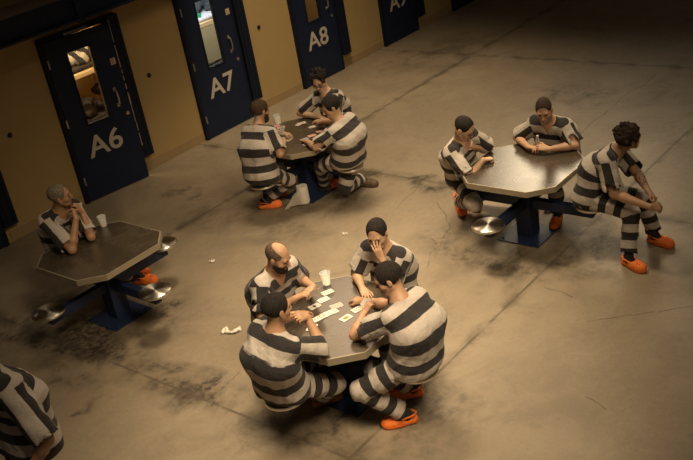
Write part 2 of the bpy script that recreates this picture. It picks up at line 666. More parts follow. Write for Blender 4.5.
def eval_field(f, xs, ys, zs):
    F = np.full((len(xs), len(ys), len(zs)), 1.0, np.float32)
    h = xs[1] - xs[0] if len(xs) > 1 else 0.01
    for op, t, p, k in f.ops:
        l, hh = prim_bounds(t, p)
        pad = k + 4 * h
        sl_ = []
        ok = True
        for ax_, q_ in enumerate((xs, ys, zs)):
            i0, i1 = np.searchsorted(q_, l[ax_] - pad), np.searchsorted(q_, hh[ax_] + pad)
            if i1 - i0 < 2:
                ok = False
            sl_.append(slice(i0, i1))
        if not ok:
            continue
        sl_ = tuple(sl_)
        X = xs[sl_[0]][:, None, None]
        Y = ys[sl_[1]][None, :, None]
        Z = zs[sl_[2]][None, None, :]
        if t == 'grp':
            d = eval_field(p, xs[sl_[0]], ys[sl_[1]], zs[sl_[2]])
        else:
            d = prim_sdf(t, p, X, Y, Z).astype(np.float32)
        A = F[sl_]
        if op == 'add':
            F[sl_] = smin(A, d, k)
        elif op == 'sub':
            F[sl_] = -smin(-A, d, k)
        else:
            F[sl_] = -smin(-A, -d, k)
    return F


def surface_nets(F, org, h):
    S = F < 0
    c = np.zeros(tuple(n - 1 for n in F.shape), np.int8)
    for i in (0, 1):
        for j in (0, 1):
            for k in (0, 1):
                c += S[i:F.shape[0] - 1 + i, j:F.shape[1] - 1 + j, k:F.shape[2] - 1 + k]
    idx = np.argwhere((c > 0) & (c < 8))
    n = len(idx)
    vid = np.full(c.shape, -1, np.int32)
    vid[tuple(idx.T)] = np.arange(n)
    acc = np.zeros((n, 3))
    cnt = np.zeros(n)
    corners = [(i, j, k) for i in (0, 1) for j in (0, 1) for k in (0, 1)]
    for a in corners:
        for ax_ in range(3):
            if a[ax_]:
                continue
            b_ = list(a)
            b_[ax_] = 1
            fa = F[tuple((idx + a).T)]
            fb = F[tuple((idx + b_).T)]
            mk = (fa < 0) != (fb < 0)
            t = np.where(mk, fa / np.where(mk, fa - fb, 1), 0)
            pt = np.array(a, float)[None, :].repeat(n, 0)
            pt[:, ax_] += t
            acc[mk] += pt[mk]
            cnt[mk] += 1
    verts = org + (idx + acc / cnt[:, None]) * h
    faces = []
    for ax_ in range(3):
        u, v = [(1, 2), (2, 0), (0, 1)][ax_]
        s0 = [slice(None)] * 3
        s1 = [slice(None)] * 3
        s0[ax_] = slice(0, -1)
        s1[ax_] = slice(1, None)
        s0, s1 = tuple(s0), tuple(s1)
        ch = S[s0] != S[s1]
        e = np.argwhere(ch)
        e = e[(e[:, u] > 0) & (e[:, v] > 0) & (e[:, u] < F.shape[u] - 1) & (e[:, v] < F.shape[v] - 1)]
        inside = S[tuple(e.T)]
        du = np.zeros(3, int)
        dv = np.zeros(3, int)
        du[u] = 1
        dv[v] = 1
        q_ = np.stack([vid[tuple((e - du - dv).T)], vid[tuple((e - dv).T)], vid[tuple(e.T)], vid[tuple((e - du).T)]], 1)
        q_[~inside] = q_[~inside][:, ::-1]
        faces.append(q_)
    faces = np.concatenate(faces)
    faces = faces[(faces >= 0).all(1)]
    return verts, faces


def wrinkle(F, xs, ys, zs, amp, wl, seed, aniso=(1, 1, 1)):
    g = np.random.default_rng(seed)
    X, Y, Z = xs[:, None, None] * aniso[0], ys[None, :, None] * aniso[1], zs[None, None, :] * aniso[2]
    for s in (1.0, 0.55):
        d1, d2 = nz(g.normal(size=3)), nz(g.normal(size=3))
        k = 2 * math.pi / (wl * s)
        p1 = (X * d1[0] + Y * d1[1] + Z * d1[2]) * k + g.uniform(0, 6)
        p2 = (X * d2[0] + Y * d2[1] + Z * d2[2]) * k * 0.6 + g.uniform(0, 6)
        F += (amp * s * np.sin(p1 + 1.2 * np.sin(p2))).astype(np.float32)
    return F


def mesh_field(name, f, h, mat, parent, origin, wr=None, attrs=None, smooth_it=0):
    lo, hi = f.bounds()
    lo -= 3 * h
    hi += 3 * h
    xs, ys, zs = (np.arange(lo[i], hi[i] + h, h) for i in range(3))
    F = eval_field(f, xs, ys, zs)
    if wr:
        F = wrinkle(F, xs, ys, zs, *wr)
        # keep cuts clean
        for op, t, p, k in f.ops:
            if op != 'add' and t in ('pl', 'cyl'):
                d = prim_sdf(t, p, xs[:, None, None], ys[None, :, None], zs[None, None, :]).astype(np.float32)
                F = np.maximum(F, d if op == 'int' else -d)
    for ax_ in range(3):
        s = [slice(None)] * 3
        for e in (0, -1):
            s[ax_] = e
            F[tuple(s)] = np.maximum(F[tuple(s)], 0.01)
    v, q_ = surface_nets(F, lo, h)
    # drop tiny loose islands: keep components with more than 3% of vertices
    if smooth_it:
        for _ in range(smooth_it):
            a = np.zeros_like(v)
            cnt = np.zeros(len(v))
            for i in range(4):
                np.add.at(a, q_[:, i], v[q_[:, (i + 1) % 4]] + v[q_[:, i - 1]])
                np.add.at(cnt, q_[:, i], 2)
            v = v * 0.5 + 0.5 * a / np.maximum(cnt, 1)[:, None]
    me = bpy.data.meshes.new(name)
    nv, nf = len(v), len(q_)
    me.vertices.add(nv)
    me.vertices.foreach_set('co', (v - origin).astype(np.float32).ravel())
    me.loops.add(nf * 4)
    me.loops.foreach_set('vertex_index', q_.astype(np.int32).ravel())
    me.polygons.add(nf)
    me.polygons.foreach_set('loop_start', np.arange(0, nf * 4, 4, dtype=np.int32))
    me.polygons.foreach_set('use_smooth', np.ones(nf, bool))
    me.update(calc_edges=True)
    me.validate()
    if attrs:
        for an, fn in attrs.items():
            at = me.attributes.new(an, 'FLOAT', 'POINT')
            at.data.foreach_set('value', fn(v).astype(np.float32))
    me.materials.append(mat)
    o = bpy.data.objects.new(name, me)
    link(o, parent)
    return o


def seg_dist(v, a, b_):
    d = b_ - a
    t = np.clip((v - a) @ d / (d @ d + 1e-12), 0, 1)
    return np.linalg.norm(v - a - t[:, None] * d, axis=1), t


def chaikin(pts, it=3):
    P_ = [V(p) for p in pts]
    for _ in range(it):
        Q_ = [P_[0]]
        for a, b_ in zip(P_, P_[1:]):
            Q_ += [a * 0.75 + b_ * 0.25, a * 0.25 + b_ * 0.75]
        P_ = Q_ + [P_[-1]]
    return P_


def along(v, pts, ext=1.0):
    """distance travelled along a smoothed curve, and distance from it"""
    P_ = chaikin(pts)
    P_ = [P_[0] + nz(P_[0] - P_[1]) * ext] + P_ + [P_[-1] + nz(P_[-1] - P_[-2]) * ext]
    best = np.full(len(v), 99.0)
    out = np.zeros(len(v))
    cum = -ext
    for a, b_ in zip(P_, P_[1:]):
        d_, t_ = seg_dist(v, a, b_)
        L_ = np.linalg.norm(b_ - a)
        mk = d_ < best
        out = np.where(mk, cum + t_ * L_, out)
        best = np.minimum(best, d_)
        cum += L_
    return out, best


def ik(a, target, l1, l2, hint):
    """elbow position between a and target, bending towards hint; the target is pulled in when out of reach"""
    d = target - a
    D = np.linalg.norm(d)
    mx = (l1 + l2) * 0.995
    if D > mx:
        target = a + d / D * mx
        D = mx
    D = max(D, abs(l1 - l2) + 0.02)
    u = nz(d)
    x = (l1 * l1 - l2 * l2 + D * D) / (2 * D)
    y = math.sqrt(max(l1 * l1 - x * x, 0))
    hv = hint - a
    hv = hv - u * (hv @ u)
    return a + u * x + nz(hv) * y, target


def hand_prims(f, wrist, d, back, thumb, curl=0.6, spread=0.14, sc=1.0, tcurl=0.5):
    """palm, four unequal bent fingers and a thumb; d along the hand, back = back of the hand, thumb = side vector"""
    d = nz(d)
    back = nz(back - d * (back @ d))
    y = np.cross(back, d)
    if y @ thumb < 0:
        y = -y
    W = lambda a, b_, c_: wrist + sc * (d * a + y * b_ + back * c_)
    for oy, oz in ((0.026, 0.0), (0.009, 0.002), (-0.009, 0.002), (-0.025, 0.0)):
        f.rc(W(0.0, oy * 0.55, 0), W(0.082 - abs(oy) * 0.25, oy * 1.02, oz), 0.0155 * sc, 0.0118 * sc, k=0.010)
    f.rc(W(0.015, 0.018, -0.004), W(0.048, 0.034, -0.008), 0.017 * sc, 0.014 * sc, k=0.012)
    lens = (0.070, 0.078, 0.073, 0.057)
    for i, oy in enumerate((0.0275, 0.0095, -0.009, -0.026)):
        p = V(0.083 - abs(oy) * 0.25, oy, 0.001)
        ang = 0.0
        r = (0.0090, 0.0092, 0.0088, 0.0078)[i]
        sp = (oy / 0.026) * spread
        for j, fr in enumerate((0.45, 0.30, 0.25)):
            ang += curl * (0.75, 1.0, 0.7)[j] * (1 + 0.12 * (i - 1.5))
            st = V(math.cos(ang) * math.cos(sp), math.sin(sp), -math.sin(ang)) * lens[i] * fr
            q_ = p + st
            f.rc(W(*p), W(*q_), r * sc, (r - 0.0008) * sc, k=0.0035)
            p = q_
            r -= 0.0008
    t0, t1 = V(0.040, 0.034, -0.008), V(0.068, 0.056, -0.016 - 0.01 * tcurl)
    t2 = t1 + V(0.026, 0.012 * (1 - tcurl * 1.6), -0.012 * tcurl - 0.004)
    f.rc(W(*t0), W(*t1), 0.0125 * sc, 0.0100 * sc, k=0.006)
    f.rc(W(*t1), W(*t2), 0.0100 * sc, 0.0085 * sc, k=0.003)


SKINS = {}


def get_skin(col):
    if col not in SKINS:
        SKINS[col] = skin_mat('skin_tone', col)
    return SKINS[col]


HAIRS = {}


def get_hair(col):
    if col not in HAIRS:
        HAIRS[col] = hair_mat('hair_strands', col)
    return HAIRS[col]


def make_clog(parent, org, ank_floor, d, mat, pitch=0.0, name='clog'):
    """foam clog: sole, vented toe box, open heel with strap. ank_floor: point under the ankle"""
    d = nz(V(d[0], d[1], 0))
    r = np.cross(d, UP)
    u = UP
    if pitch:
        d2 = d * math.cos(pitch) - UP * math.sin(pitch)
        u = UP * math.cos(pitch) + d * math.sin(pitch)
        # keep the toe on the ground
        toe = ank_floor + d * 0.19
        base = toe - d2 * 0.19
        d = d2
    else:
        base = V(ank_floor)
    ax = [r, d, u]
    W = lambda x, y, z: base + r * x + d * y + u * z
    f = Fld()
    f.rc(W(0, -0.045, 0.03), W(0, 0.05, 0.03), 0.040, 0.043, k=0.02)
    f.rc(W(0, 0.05, 0.030), W(0.004, 0.145, 0.030), 0.043, 0.050, k=0.03)
    f.el(W(0.002, 0.115, 0.034), ax, (0.054, 0.088, 0.058), k=0.03)
    f.rc(W(0, 0.05, 0.06), W(0, 0.10, 0.06), 0.036, 0.034, k=0.03)
    f.pl(W(0, 0, 0.002), -u, 'int', 0.006)
    f.rc(W(0, -0.035, 0.075), W(0, 0.052, 0.082), 0.034, 0.036, k=0.008, op='sub')
    # heel strap
    pts = [W(0.043, 0.055, 0.070), W(0.047, 0.0, 0.085), W(0.032, -0.055, 0.088), W(0, -0.075, 0.088), W(-0.032, -0.055, 0.088), W(-0.047, 0.0, 0.085), W(-0.043, 0.055, 0.070)]
    for a, b_ in zip(pts, pts[1:]):
        f.rc(a, b_, 0.0075, k=0.004)
    for x, y in ((-0.022, 0.10), (0.0, 0.095), (0.022, 0.10), (-0.030, 0.128), (-0.010, 0.125), (0.012, 0.125), (0.032, 0.128), (-0.018, 0.152), (0.004, 0.150), (0.024, 0.152)):
        f.rc(W(x, y, 0.06), W(x, y, 0.12), 0.0062, k=0.002, op='sub')
    for s in (-1, 1):
        for y in (0.075, 0.095, 0.115):
            f.rc(W(0.04 * s, y, 0.036), W(0.07 * s, y, 0.036), 0.0055, k=0.002, op='sub')
    return mesh_field(name, f, 0.0042, mat, parent, org)


def make_person(label, seat, fwd, head_px=None, head_len=0.665, head=None, face=(0, 0, 0), back_out=0.05, bulk=1.0,
                R=None, L=None, legs=None, skin=(0.42, 0.235, 0.13), hair=None, beard=None, glasses=False, stand=False,
                pel=None, neck=None, sh_twist=0.0, clog_mat=None, brow=(0.05, 0.035, 0.025), tattoo=False, stubble=0.0, lean_lat=0.0, sleeve=0.86, hemz=0.495, yoke='w', phase=0.0,
                feet_visible=True, head_scale=1.0, slide=0.0, group=None):
    fwd = nz(fwd)
    rt = np.cross(fwd, UP)
    if pel is None:
        pel = V(seat[0], seat[1], 0.590) + fwd * slide
    lat = rt
    if head is None:
        head = ray_sphere(head_px[0], head_px[1], pel, head_len, rt, fwd)
    if neck is None:
        sp = nz(head - pel)
        neck = pel + (np.linalg.norm(head - pel) - 0.185) * nz(sp - fwd * back_out)
    chest = pel + (neck - pel) * 0.58 - fwd * back_out * 1.3 + 0 * UP
    spine = nz(neck - chest)
    org = V(pel[0], pel[1], 0.0)
    root = empty('person', org, 0, label, 'person', group)
    # head frame
    fy = nz(V(face))
    hu = nz(nz(head - neck) * 0.5 + UP)
    fz = nz(hu - fy * (hu @ fy))
    fx = np.cross(fy, fz)
    hs = head_scale
    Hd = lambda x, y, z: head + hs * (fx * x + fy * y + fz * z)
    hax = [fx, fy, fz]
    # shoulders
    rs = nz(rt * math.cos(sh_twist) + fwd * math.sin(sh_twist))
    rs = nz(rs - spine * (rs @ spine))
    shc = neck - spine * 0.055
    front = nz(np.cross(spine, rs)) * 1.0
    if front @ fwd < 0:
        front = -front
    shR, shL = shc + rs * 0.180 + front * 0.02, shc - rs * 0.180 + front * 0.02
    arms = []
    for S, A, sg in ((shR, R, 1), (shL, L, -1)):
        A = dict(A or {})
        tgt = A.get('w')
        if tgt is None:
            tgt = S + fwd * 0.35 - UP * 0.2
        hint = A.get('e')
        if hint is None:
            hint = S + rs * sg * 0.15 - UP * 0.3
        if 'E' in A:
            E_ = V(A['E'])
            if 'wpx' in A:
                pf = nz(head - E_)
                tgt = ray_sphere(A['wpx'][0], A['wpx'][1], E_, 0.262, nz(np.cross(pf, UP)), pf)
            Wp = V(tgt)
            if A.get('d') is None and 'toface' in A:
                A['d'] = Hd(*A['toface']) - Wp
            l1_, l2_ = np.linalg.norm(E_ - S), np.linalg.norm(Wp - E_)
            if not (0.22 < l1_ < 0.37 and 0.20 < l2_ < 0.32):
                print('   arm lengths %.2f %.2f: %s %s' % (l1_, l2_, label[:40], 'R' if sg == 1 else 'L'))
        else:
            E_, Wp = ik(S, V(tgt), A.get('l1', 0.295), A.get('l2', 0.262), V(hint))
        # sockets may slide forward when the reach is long
        err = np.linalg.norm(V(tgt) - Wp)
        if err > 0.03:
            print('   reach short %.2f m: %s %s' % (err, label[:40], 'R' if sg == 1 else 'L'))
        hd = A.get('d')
        hd = nz(Wp - E_) if hd is None else nz(V(hd))
        hb = V(A.get('b', UP))
        th = A.get('t')
        if th is None:
            th = -rs * sg
        arms.append((S, E_, Wp, hd, hb, V(th), A.get('curl', 0.5), sg, A.get('spread', 0.14)))
    # ------------------------------------------------ body
    f = Fld()
    f.el(Hd(0, -0.014, 0.034), hax, V(0.076, 0.096, 0.086) * hs, k=0.02)
    f.rc(Hd(0, 0.028, -0.01), Hd(0, 0.042, -0.078), 0.062 * hs, 0.042 * hs, k=0.03)
    f.rc(Hd(0, 0.062, -0.096), Hd(0, 0.066, -0.094), 0.021 * hs, k=0.025)
    for s in (-1, 1):
        f.el(Hd(0.042 * s, 0.050, -0.026), hax, V(0.026, 0.028, 0.026) * hs, k=0.02)
        f.rc(Hd(0.060 * s, 0.0, -0.045), Hd(0.035 * s, 0.045, -0.088), 0.018 * hs, 0.016 * hs, k=0.025)
    f.rc(Hd(-0.034, 0.078, 0.024), Hd(0.034, 0.078, 0.024), 0.013 * hs, k=0.018)
    for s in (-1, 1):
        f.el(Hd(0.031 * s, 0.099, 0.004), hax, V(0.017, 0.015, 0.010) * hs, k=0.012, op='sub')
    f.rc(Hd(0, 0.088, 0.014), Hd(0, 0.111, -0.028), 0.0085 * hs, 0.0115 * hs, k=0.010)
    for s in (-1, 1):
        f.rc(Hd(0.012 * s, 0.096, -0.033), Hd(0.010 * s, 0.104, -0.033), 0.0075 * hs, k=0.006)
        f.el(Hd(0.080 * s, -0.008, -0.004), hax, V(0.009, 0.019, 0.032) * hs, k=0.008)
    f.rc(Hd(-0.021, 0.086, -0.056), Hd(0.021, 0.086, -0.056), 0.0075 * hs, k=0.006)
    f.rc(Hd(-0.020, 0.084, -0.068), Hd(0.020, 0.084, -0.068), 0.0080 * hs, k=0.006)
    f.rc(Hd(-0.024, 0.103, -0.062), Hd(0.024, 0.103, -0.062), 0.0045 * hs, k=0.004, op='sub')
    f.rc(Hd(0, -0.022, -0.055), neck - spine * 0.03, 0.054, 0.062, k=0.03)
    f.rc(shR - rs * 0.03, shL + rs * 0.03, 0.052, k=0.05)
    f.rc(neck - spine * 0.02, chest, 0.075, 0.11, k=0.06)
    f.rc(neck - spine * 0.10 + rs * 0.07 + front * 0.035, neck - spine * 0.10 - rs * 0.07 + front * 0.035, 0.055, k=0.06)
    f.rc(chest, pel, 0.11, 0.105, k=0.06)
    for S, E_, Wp, hd, hb, th, curl, sg, spr in arms:
        f.rc(S, E_, 0.053, 0.042, k=0.03)
        mid = E_ + (Wp - E_) * 0.3
        f.rc(E_, mid, 0.041, 0.044, k=0.02)
        f.rc(mid, Wp, 0.044, 0.0265, k=0.02)
        hand_prims(f, Wp + hd * 0.012, hd, hb, th, curl, spr)
        f.rc(Wp, Wp + hd * 0.02, 0.0255, 0.021, k=0.012)
    lg = []
    for s, D in ((1, (legs or {}).get('R', {})), (-1, (legs or {}).get('L', {}))):
        hip = pel + rt * 0.085 * s - UP * 0.02
        ank = D.get('a')
        if ank is None:
            ank = V(pel[0], pel[1], 0.09) + fwd * 0.36 + rt * 0.15 * s
        ank = V(ank)
        kn = D.get('k')
        if kn is None:
            kn = hip + fwd * 0.42 + rt * 0.09 * s + UP * 0.05
        K_, ank = ik(hip, ank, 0.435, 0.425, V(kn))
        if 'K' in D:
            K_ = V(D['K'])
        fd = V(D.get('d', fwd + rt * 0.25 * s))
        fd = nz(V(fd[0], fd[1], 0))
        pit = D.get('pitch', 0.0)
        fl = V(ank[0], ank[1], 0.0)
        lg.append((hip, K_, ank, fd, pit, s, fl, D))
        f.rc(hip, K_, 0.075, 0.052, k=0.04)
        f.rc(K_, ank, 0.050, 0.034, k=0.03)
        d3 = fd * math.cos(pit) - UP * math.sin(pit)
        u3 = UP * math.cos(pit) + fd * math.sin(pit)
        f.rc(ank, ank + d3 * 0.03 - u3 * 0.035, 0.034, 0.032, k=0.02)
        f.rc(ank - u3 * 0.04 + d3 * 0.0, ank + d3 * 0.12 - u3 * 0.048, 0.030, 0.026, k=0.02)
    lipc = Hd(0, 0.090, -0.062)
    tat = arms[1]

    def lipf(v):
        q_ = (v - lipc) @ np.array(hax).T / hs
        return np.clip(1.6 - np.sqrt((q_[:, 0] / 0.024) ** 2 + (q_[:, 1] / 0.02) ** 2 + (q_[:, 2] / 0.010) ** 2) * 1.1, 0, 1)

    def tatf(v):
        d_, t_ = seg_dist(v, tat[1], tat[2])
        return ((d_ < 0.07) & (t_ > 0.12) & (t_ < 0.8)).astype(float) * (1.0 if tattoo else 0.0)

    def stubf(v):
        q_ = (v - head) @ np.array(hax).T / hs
        a_ = (q_[:, 2] < -0.035) & (q_[:, 1] > -0.01) & (np.linalg.norm(q_, axis=1) < 0.16)
        a_ = a_ | ((q_[:, 2] > -0.05) & (q_[:, 2] < -0.036) & (q_[:, 1] > 0.06) & (np.abs(q_[:, 0]) < 0.03))
        return a_.astype(float) * stubble

    mesh_field('body', f, 0.0052, get_skin(skin), root, org, attrs={'lip': lipf, 'tattoo': tatf, 'stubble': stubf}, smooth_it=1)
    # eyes, brows
    for s in (-1, 1):
        e = Fld().el(Hd(0.031 * s, 0.0835, 0.004), hax, V(0.0115, 0.007, 0.0048) * hs)
        mesh_field('eye', e, 0.003, EYE, root, org)
        e = Fld()
        pts = [Hd(0.014 * s, 0.0925, 0.021), Hd(0.032 * s, 0.0905, 0.027), Hd(0.050 * s, 0.074, 0.021)]
        e.rc(pts[0], pts[1], 0.0045 * hs, 0.005 * hs, k=0.004).rc(pts[1], pts[2], 0.005 * hs, 0.003 * hs, k=0.004)
        mesh_field('eyebrow', e, 0.003, get_hair(brow), root, org)
    # hair
    if hair:
        t = hair.get('t', 0.008)
        hf = Fld()
        hf.el(Hd(0, -0.016, 0.036), hax, V(0.076 + t, 0.096 + t, 0.086 + t) * hs, k=0.01)
        hl = hair.get('line', 0.052) + 0.048
        back = hair.get('back', -0.055)
        if hair.get('top'):
            tp = hair['top']
            hf.el(Hd(0, -0.008, 0.068), hax, V(0.056, 0.085, 0.058 + tp) * hs, k=0.012)
        g = np.random.default_rng(int(abs(head[0] * 977 + head[1] * 331)))
        if hair.get('curl'):
            for _ in range(hair['curl']):
                a_ = nz(V(g.normal(), g.normal() - 0.3, abs(g.normal()) * 0.9 + 0.1))
                if a_[1] > 0.72 and a_[2] < 0.5:
                    continue
                c_ = V(0, -0.016, 0.036) + a_ * V(0.076 + t, 0.096 + t, 0.086 + t)
                hf.rc(Hd(*c_), Hd(*(c_ + g.normal(size=3) * 0.012)), g.uniform(0.012, 0.020), k=0.008)
        # clear the face, cut the nape, sideburn line
        hf.el(Hd(0, 0.110, -0.040), hax, V(0.088, 0.100, hl + 0.058) * hs, k=0.006, op='sub')
        hf.pl(Hd(0, 0.0, back), -(fz + fy * hair.get('nape', 0.45)), 'int', 0.006)
        if hair.get('bald'):
            hf.el(Hd(0, 0.035, 0.115), hax, V(0.062, 0.105, 0.075) * hs, k=0.004, op='sub')
        for s in (-1, 1):
            hf.el(Hd(0.085 * s, -0.004, -0.012), hax, V(0.022, 0.024, 0.036) * hs, k=0.004, op='sub')
        mesh_field('hair', hf, 0.0045, get_hair(hair['col']), root, org, wr=(0.0012, 0.013, 5) if hair.get('t', 0) > 0.0125 else None)
    if beard:
        t = beard.get('t', 0.008)
        bf = Fld()
        bf.rc(Hd(0, 0.034, -0.045), Hd(0, 0.044, -0.082), (0.058 + t) * hs, (0.042 + t) * hs, k=0.02)
        bf.rc(Hd(0, 0.062, -0.098), Hd(0, 0.066, -0.102), (0.022 + t * 1.4) * hs, k=0.02)
        for s in (-1, 1):
            bf.rc(Hd(0.062 * s, 0.004, -0.03), Hd(0.037 * s, 0.045, -0.088), (0.018 + t) * hs, (0.018 + t) * hs, k=0.02)
        bf.pl(Hd(0, 0.052, -0.036), fz + fy * 0.25, 'int', 0.004)
        bf.pl(Hd(0, 0.002, 0), -fy, 'int', 0.004)
        bf.el(Hd(0, 0.10, -0.060), hax, V(0.026, 0.035, 0.010) * hs, k=0.003, op='sub')
        bf.rc(Hd(0, -0.02, -0.05), neck, 0.050, 0.058, k=0.005, op='sub')
        mesh_field('beard', bf, 0.0045, get_hair(beard['col']), root, org, wr=(0.0012, 0.02, 9))
    if glasses:
        g = MB()
        for s in (-1, 1):
            g.tube([Hd(0.033 * s + 0.025 * math.cos(a_), 0.106 - 0.010 * abs(math.cos(a_)) * (1 if math.cos(a_) * s > 0 else 0), 0.002 + 0.018 * math.sin(a_)) - org for a_ in np.linspace(0, 2 * math.pi, 17)[:-1]], 0.0026, 6, True)
            g.tube([Hd(0.058 * s, 0.095, 0.008) - org, Hd(0.080 * s, 0.05, 0.010) - org, Hd(0.084 * s, -0.01, 0.008) - org], 0.0022, 6)
        g.tube([Hd(-0.009, 0.107, 0.006) - org, Hd(0, 0.109, 0.009) - org, Hd(0.009, 0.107, 0.006) - org], 0.0022, 6)
        g.build('glasses', GLASSF, root, True)
    # ------------------------------------------------ shirt
    bu = bulk
    sf = Fld()
    hipw, chw = 0.078 * bu, 0.088 * bu
    low = pel - UP * (0.02 if not stand else 0.06)
    for s in (-1, 1):
        sf.rc(low + rt * hipw * s, chest + rs * chw * s, 0.128 * bu, 0.122 * bu, k=0.07)
        sf.rc(chest + rs * chw * s, neck - spine * 0.11 + rs * 0.095 * s - front * 0.005, 0.122 * bu, 0.092 * bu, k=0.06)
    sf.rc(low - fwd * 0.01, chest, 0.138 * bu, 0.125 * bu, k=0.07)
    sf.rc(low + rt * 0.08 * bu, low - rt * 0.08 * bu, 0.132 * bu, k=0.06)
    sf.rc(shR - rs * 0.01, shL + rs * 0.01, 0.070, k=0.06)
    sf.rc(shR - rs * 0.02 - front * 0.03, shL + rs * 0.02 - front * 0.03, 0.066, k=0.05)
    sf.rc(neck - spine * 0.03 - front * 0.012, neck - spine * 0.08, 0.078, 0.10, k=0.05)
    sl_axes = []
    for S, E_, Wp, hd, hb, th, curl, sg, spr in arms:
        e_ = S + (E_ - S) * sleeve
        u_ = nz(E_ - S)
        inner = S - rs * sg * 0.02
        gq = Fld()
        gq.rc(inner, e_ + u_ * 0.10, 0.080, 0.104, k=0.02)
        gq.pl(e_, u_, 'int', 0.006)
        gq.rc(e_ - u_ * 0.05, e_ + u_ * 0.06, 0.076, 0.090, k=0.006, op='sub')
        sf.grp(gq, k=0.035)
        sl_axes.append((inner, e_, u_, sg))
    # neck opening with a short V
    sf.rc(neck - spine * 0.035, neck + nz(head - neck) * 0.14, 0.066, 0.080, k=0.008, op='sub')
    sf.rc(neck + front * 0.075 - spine * 0.005, neck + front * 0.115 - spine * 0.065, 0.036, 0.012, k=0.008, op='sub')
    if not stand:
        sf.pl(V(pel[0], pel[1], hemz), -UP, 'int')
    else:
        sf.pl(pel - UP * 0.14, -UP, 'int', 0.004)
    poly = [pel, chest, neck]
    cum = [0, np.linalg.norm(chest - pel), np.linalg.norm(chest - pel) + np.linalg.norm(neck - chest)]

    def stripe(v):
        out, _ = along(v, poly)
        for inner, e_, u_, sg in sl_axes:
            ds, t_ = seg_dist(v, inner, e_)
            tor = np.linalg.norm((v - shc) - ((v - shc) @ spine)[:, None] * spine, axis=1)
            side = ((v - shc) @ rs) * sg
            mk = (ds < 0.112) & (t_ > 0.02) & (side > 0.165) | ((ds < 0.104) & (t_ > 0.35))
            # lengthwise stripes: angle round the arm measured from the shoulder line
            ref = nz(spine - u_ * (spine @ u_) + rs * sg * 0.25 - u_ * (rs @ u_) * sg * 0.25)
            e2 = np.cross(u_, ref)
            r_ = v - inner
            th_ = np.arctan2(r_ @ e2, r_ @ ref)
            out = np.where(mk, cum[2] - 0.02 - np.abs(th_) * 0.095, out)
        return out - cum[2] + 0.035 + (0.0825 if yoke == 'b' else 0.0)

    mesh_field('shirt', sf, 0.0075, SHIRT, root, org, wr=(0.0036, 0.17, int(abs(pel[0] * 100 + pel[1] * 37))), attrs={'stripe': stripe}, smooth_it=1)
    # ------------------------------------------------ trousers
    tf = Fld()
    tf.rc(pel + rt * 0.075 - UP * 0.005, pel - rt * 0.075 - UP * 0.005, 0.122 * bu, k=0.05)
    for hip, K_, ank, fd, pit, s, fl, D in lg:
        u_ = nz(ank - K_)
        cut = D.get('hem', 0.86)
        e_ = K_ + (ank - K_) * cut
        gq = Fld()
        gq.rc(hip, K_, 0.108 * bu, 0.080, k=0.03)
        gq.rc(K_, K_ + (ank - K_) * 0.45, 0.080, 0.074, k=0.03)
        gq.rc(K_ + (ank - K_) * 0.45, ank + u_ * 0.08, 0.074, 0.076, k=0.02)
        g2 = Fld()
        g2.rc(e_ - u_ * 0.03, e_ + u_ * 0.2, 0.060, 0.075)
        g3 = Fld()
        g3.rc(e_ + u_ * 0.15, e_ + u_ * 0.16, 0.15)
        gq.grp(g2, 0.004, 'sub')
        gq.grp(g3, 0.004, 'sub')
        tf.grp(gq, k=0.03)
    if not stand:
        tf.pl(V(pel[0], pel[1], 0.470), -UP, 'int') if False else tf.cyl(V(pel[0], pel[1], 0), 0.21, 0.470, 'sub', 0.01)
    # legs below the stool height are kept: cut only the region of the stool itself

    def tstripe(v):
        best = np.full(len(v), 9.0)
        out = np.zeros(len(v))
        for hip, K_, ank, fd, pit, s, fl, D in lg:
            o_, ds = along(v, [hip, hip * 0.35 + K_ * 0.65, K_, K_ * 0.65 + ank * 0.35, ank], 0.4)
            out = np.where(ds < best, o_, out)
            best = np.minimum(best, ds)
        return out + 0.03 + phase

    mesh_field('trousers', tf, 0.0075, TROUSER, root, org, wr=(0.0042, 0.13, int(abs(pel[0] * 57 + pel[1] * 91))), attrs={'stripe': tstripe}, smooth_it=1)
    if feet_visible:
        for hip, K_, ank, fd, pit, s, fl, D in lg:
            d3 = fd * math.cos(pit) - UP * math.sin(pit)
            u3 = UP * math.cos(pit) + fd * math.sin(pit)
            sk = Fld()
            top = ank + (K_ - ank) * 0.34
            sk.rc(top, ank, 0.048, 0.040, k=0.02)
            sk.rc(ank, ank + d3 * 0.03 - u3 * 0.030, 0.040, 0.038, k=0.02)
            sk.rc(ank - u3 * 0.035, ank + d3 * 0.11 - u3 * 0.045, 0.034, 0.030, k=0.02)
            mesh_field('sock', sk, 0.006, D.get('sock', SOCK), root, org)
            if pit:
                base = ank - u3 * 0.088
                fl2 = base + d3 * 0.19 - fd * 0.19
                fl2[2] = 0.0
                make_clog(root, org, fl2, fd, D.get('clog', clog_mat or ORANGE), pit)
            else:
                make_clog(root, org, fl, fd, D.get('clog', clog_mat or ORANGE))
    print('  person %-50s neck %s head %s t=%.0fs' % (label[:50], np.round(neck, 2), np.round(head, 2), time.time() - T_START))
    return root


# ------------------------------------------------------------------ the setting
WY = 10.378
PITCHX, X_A6 = 2.222, 6.19
bm = bmesh.new()
vs = [bm.verts.new(p) for p in ((-6, -4, 0), (34, -4, 0), (34, WY + 3, 0), (-6, WY + 3, 0))]
bm.faces.new(vs)
me = bpy.data.meshes.new('floor')
bm.to_mesh(me)
bm.free()
me.materials.append(FLOORM)
fl = bpy.data.objects.new('floor', me)
link(fl)
tag(fl, 'stained bare concrete floor with saw-cut joints', 'floor', kind='structure')

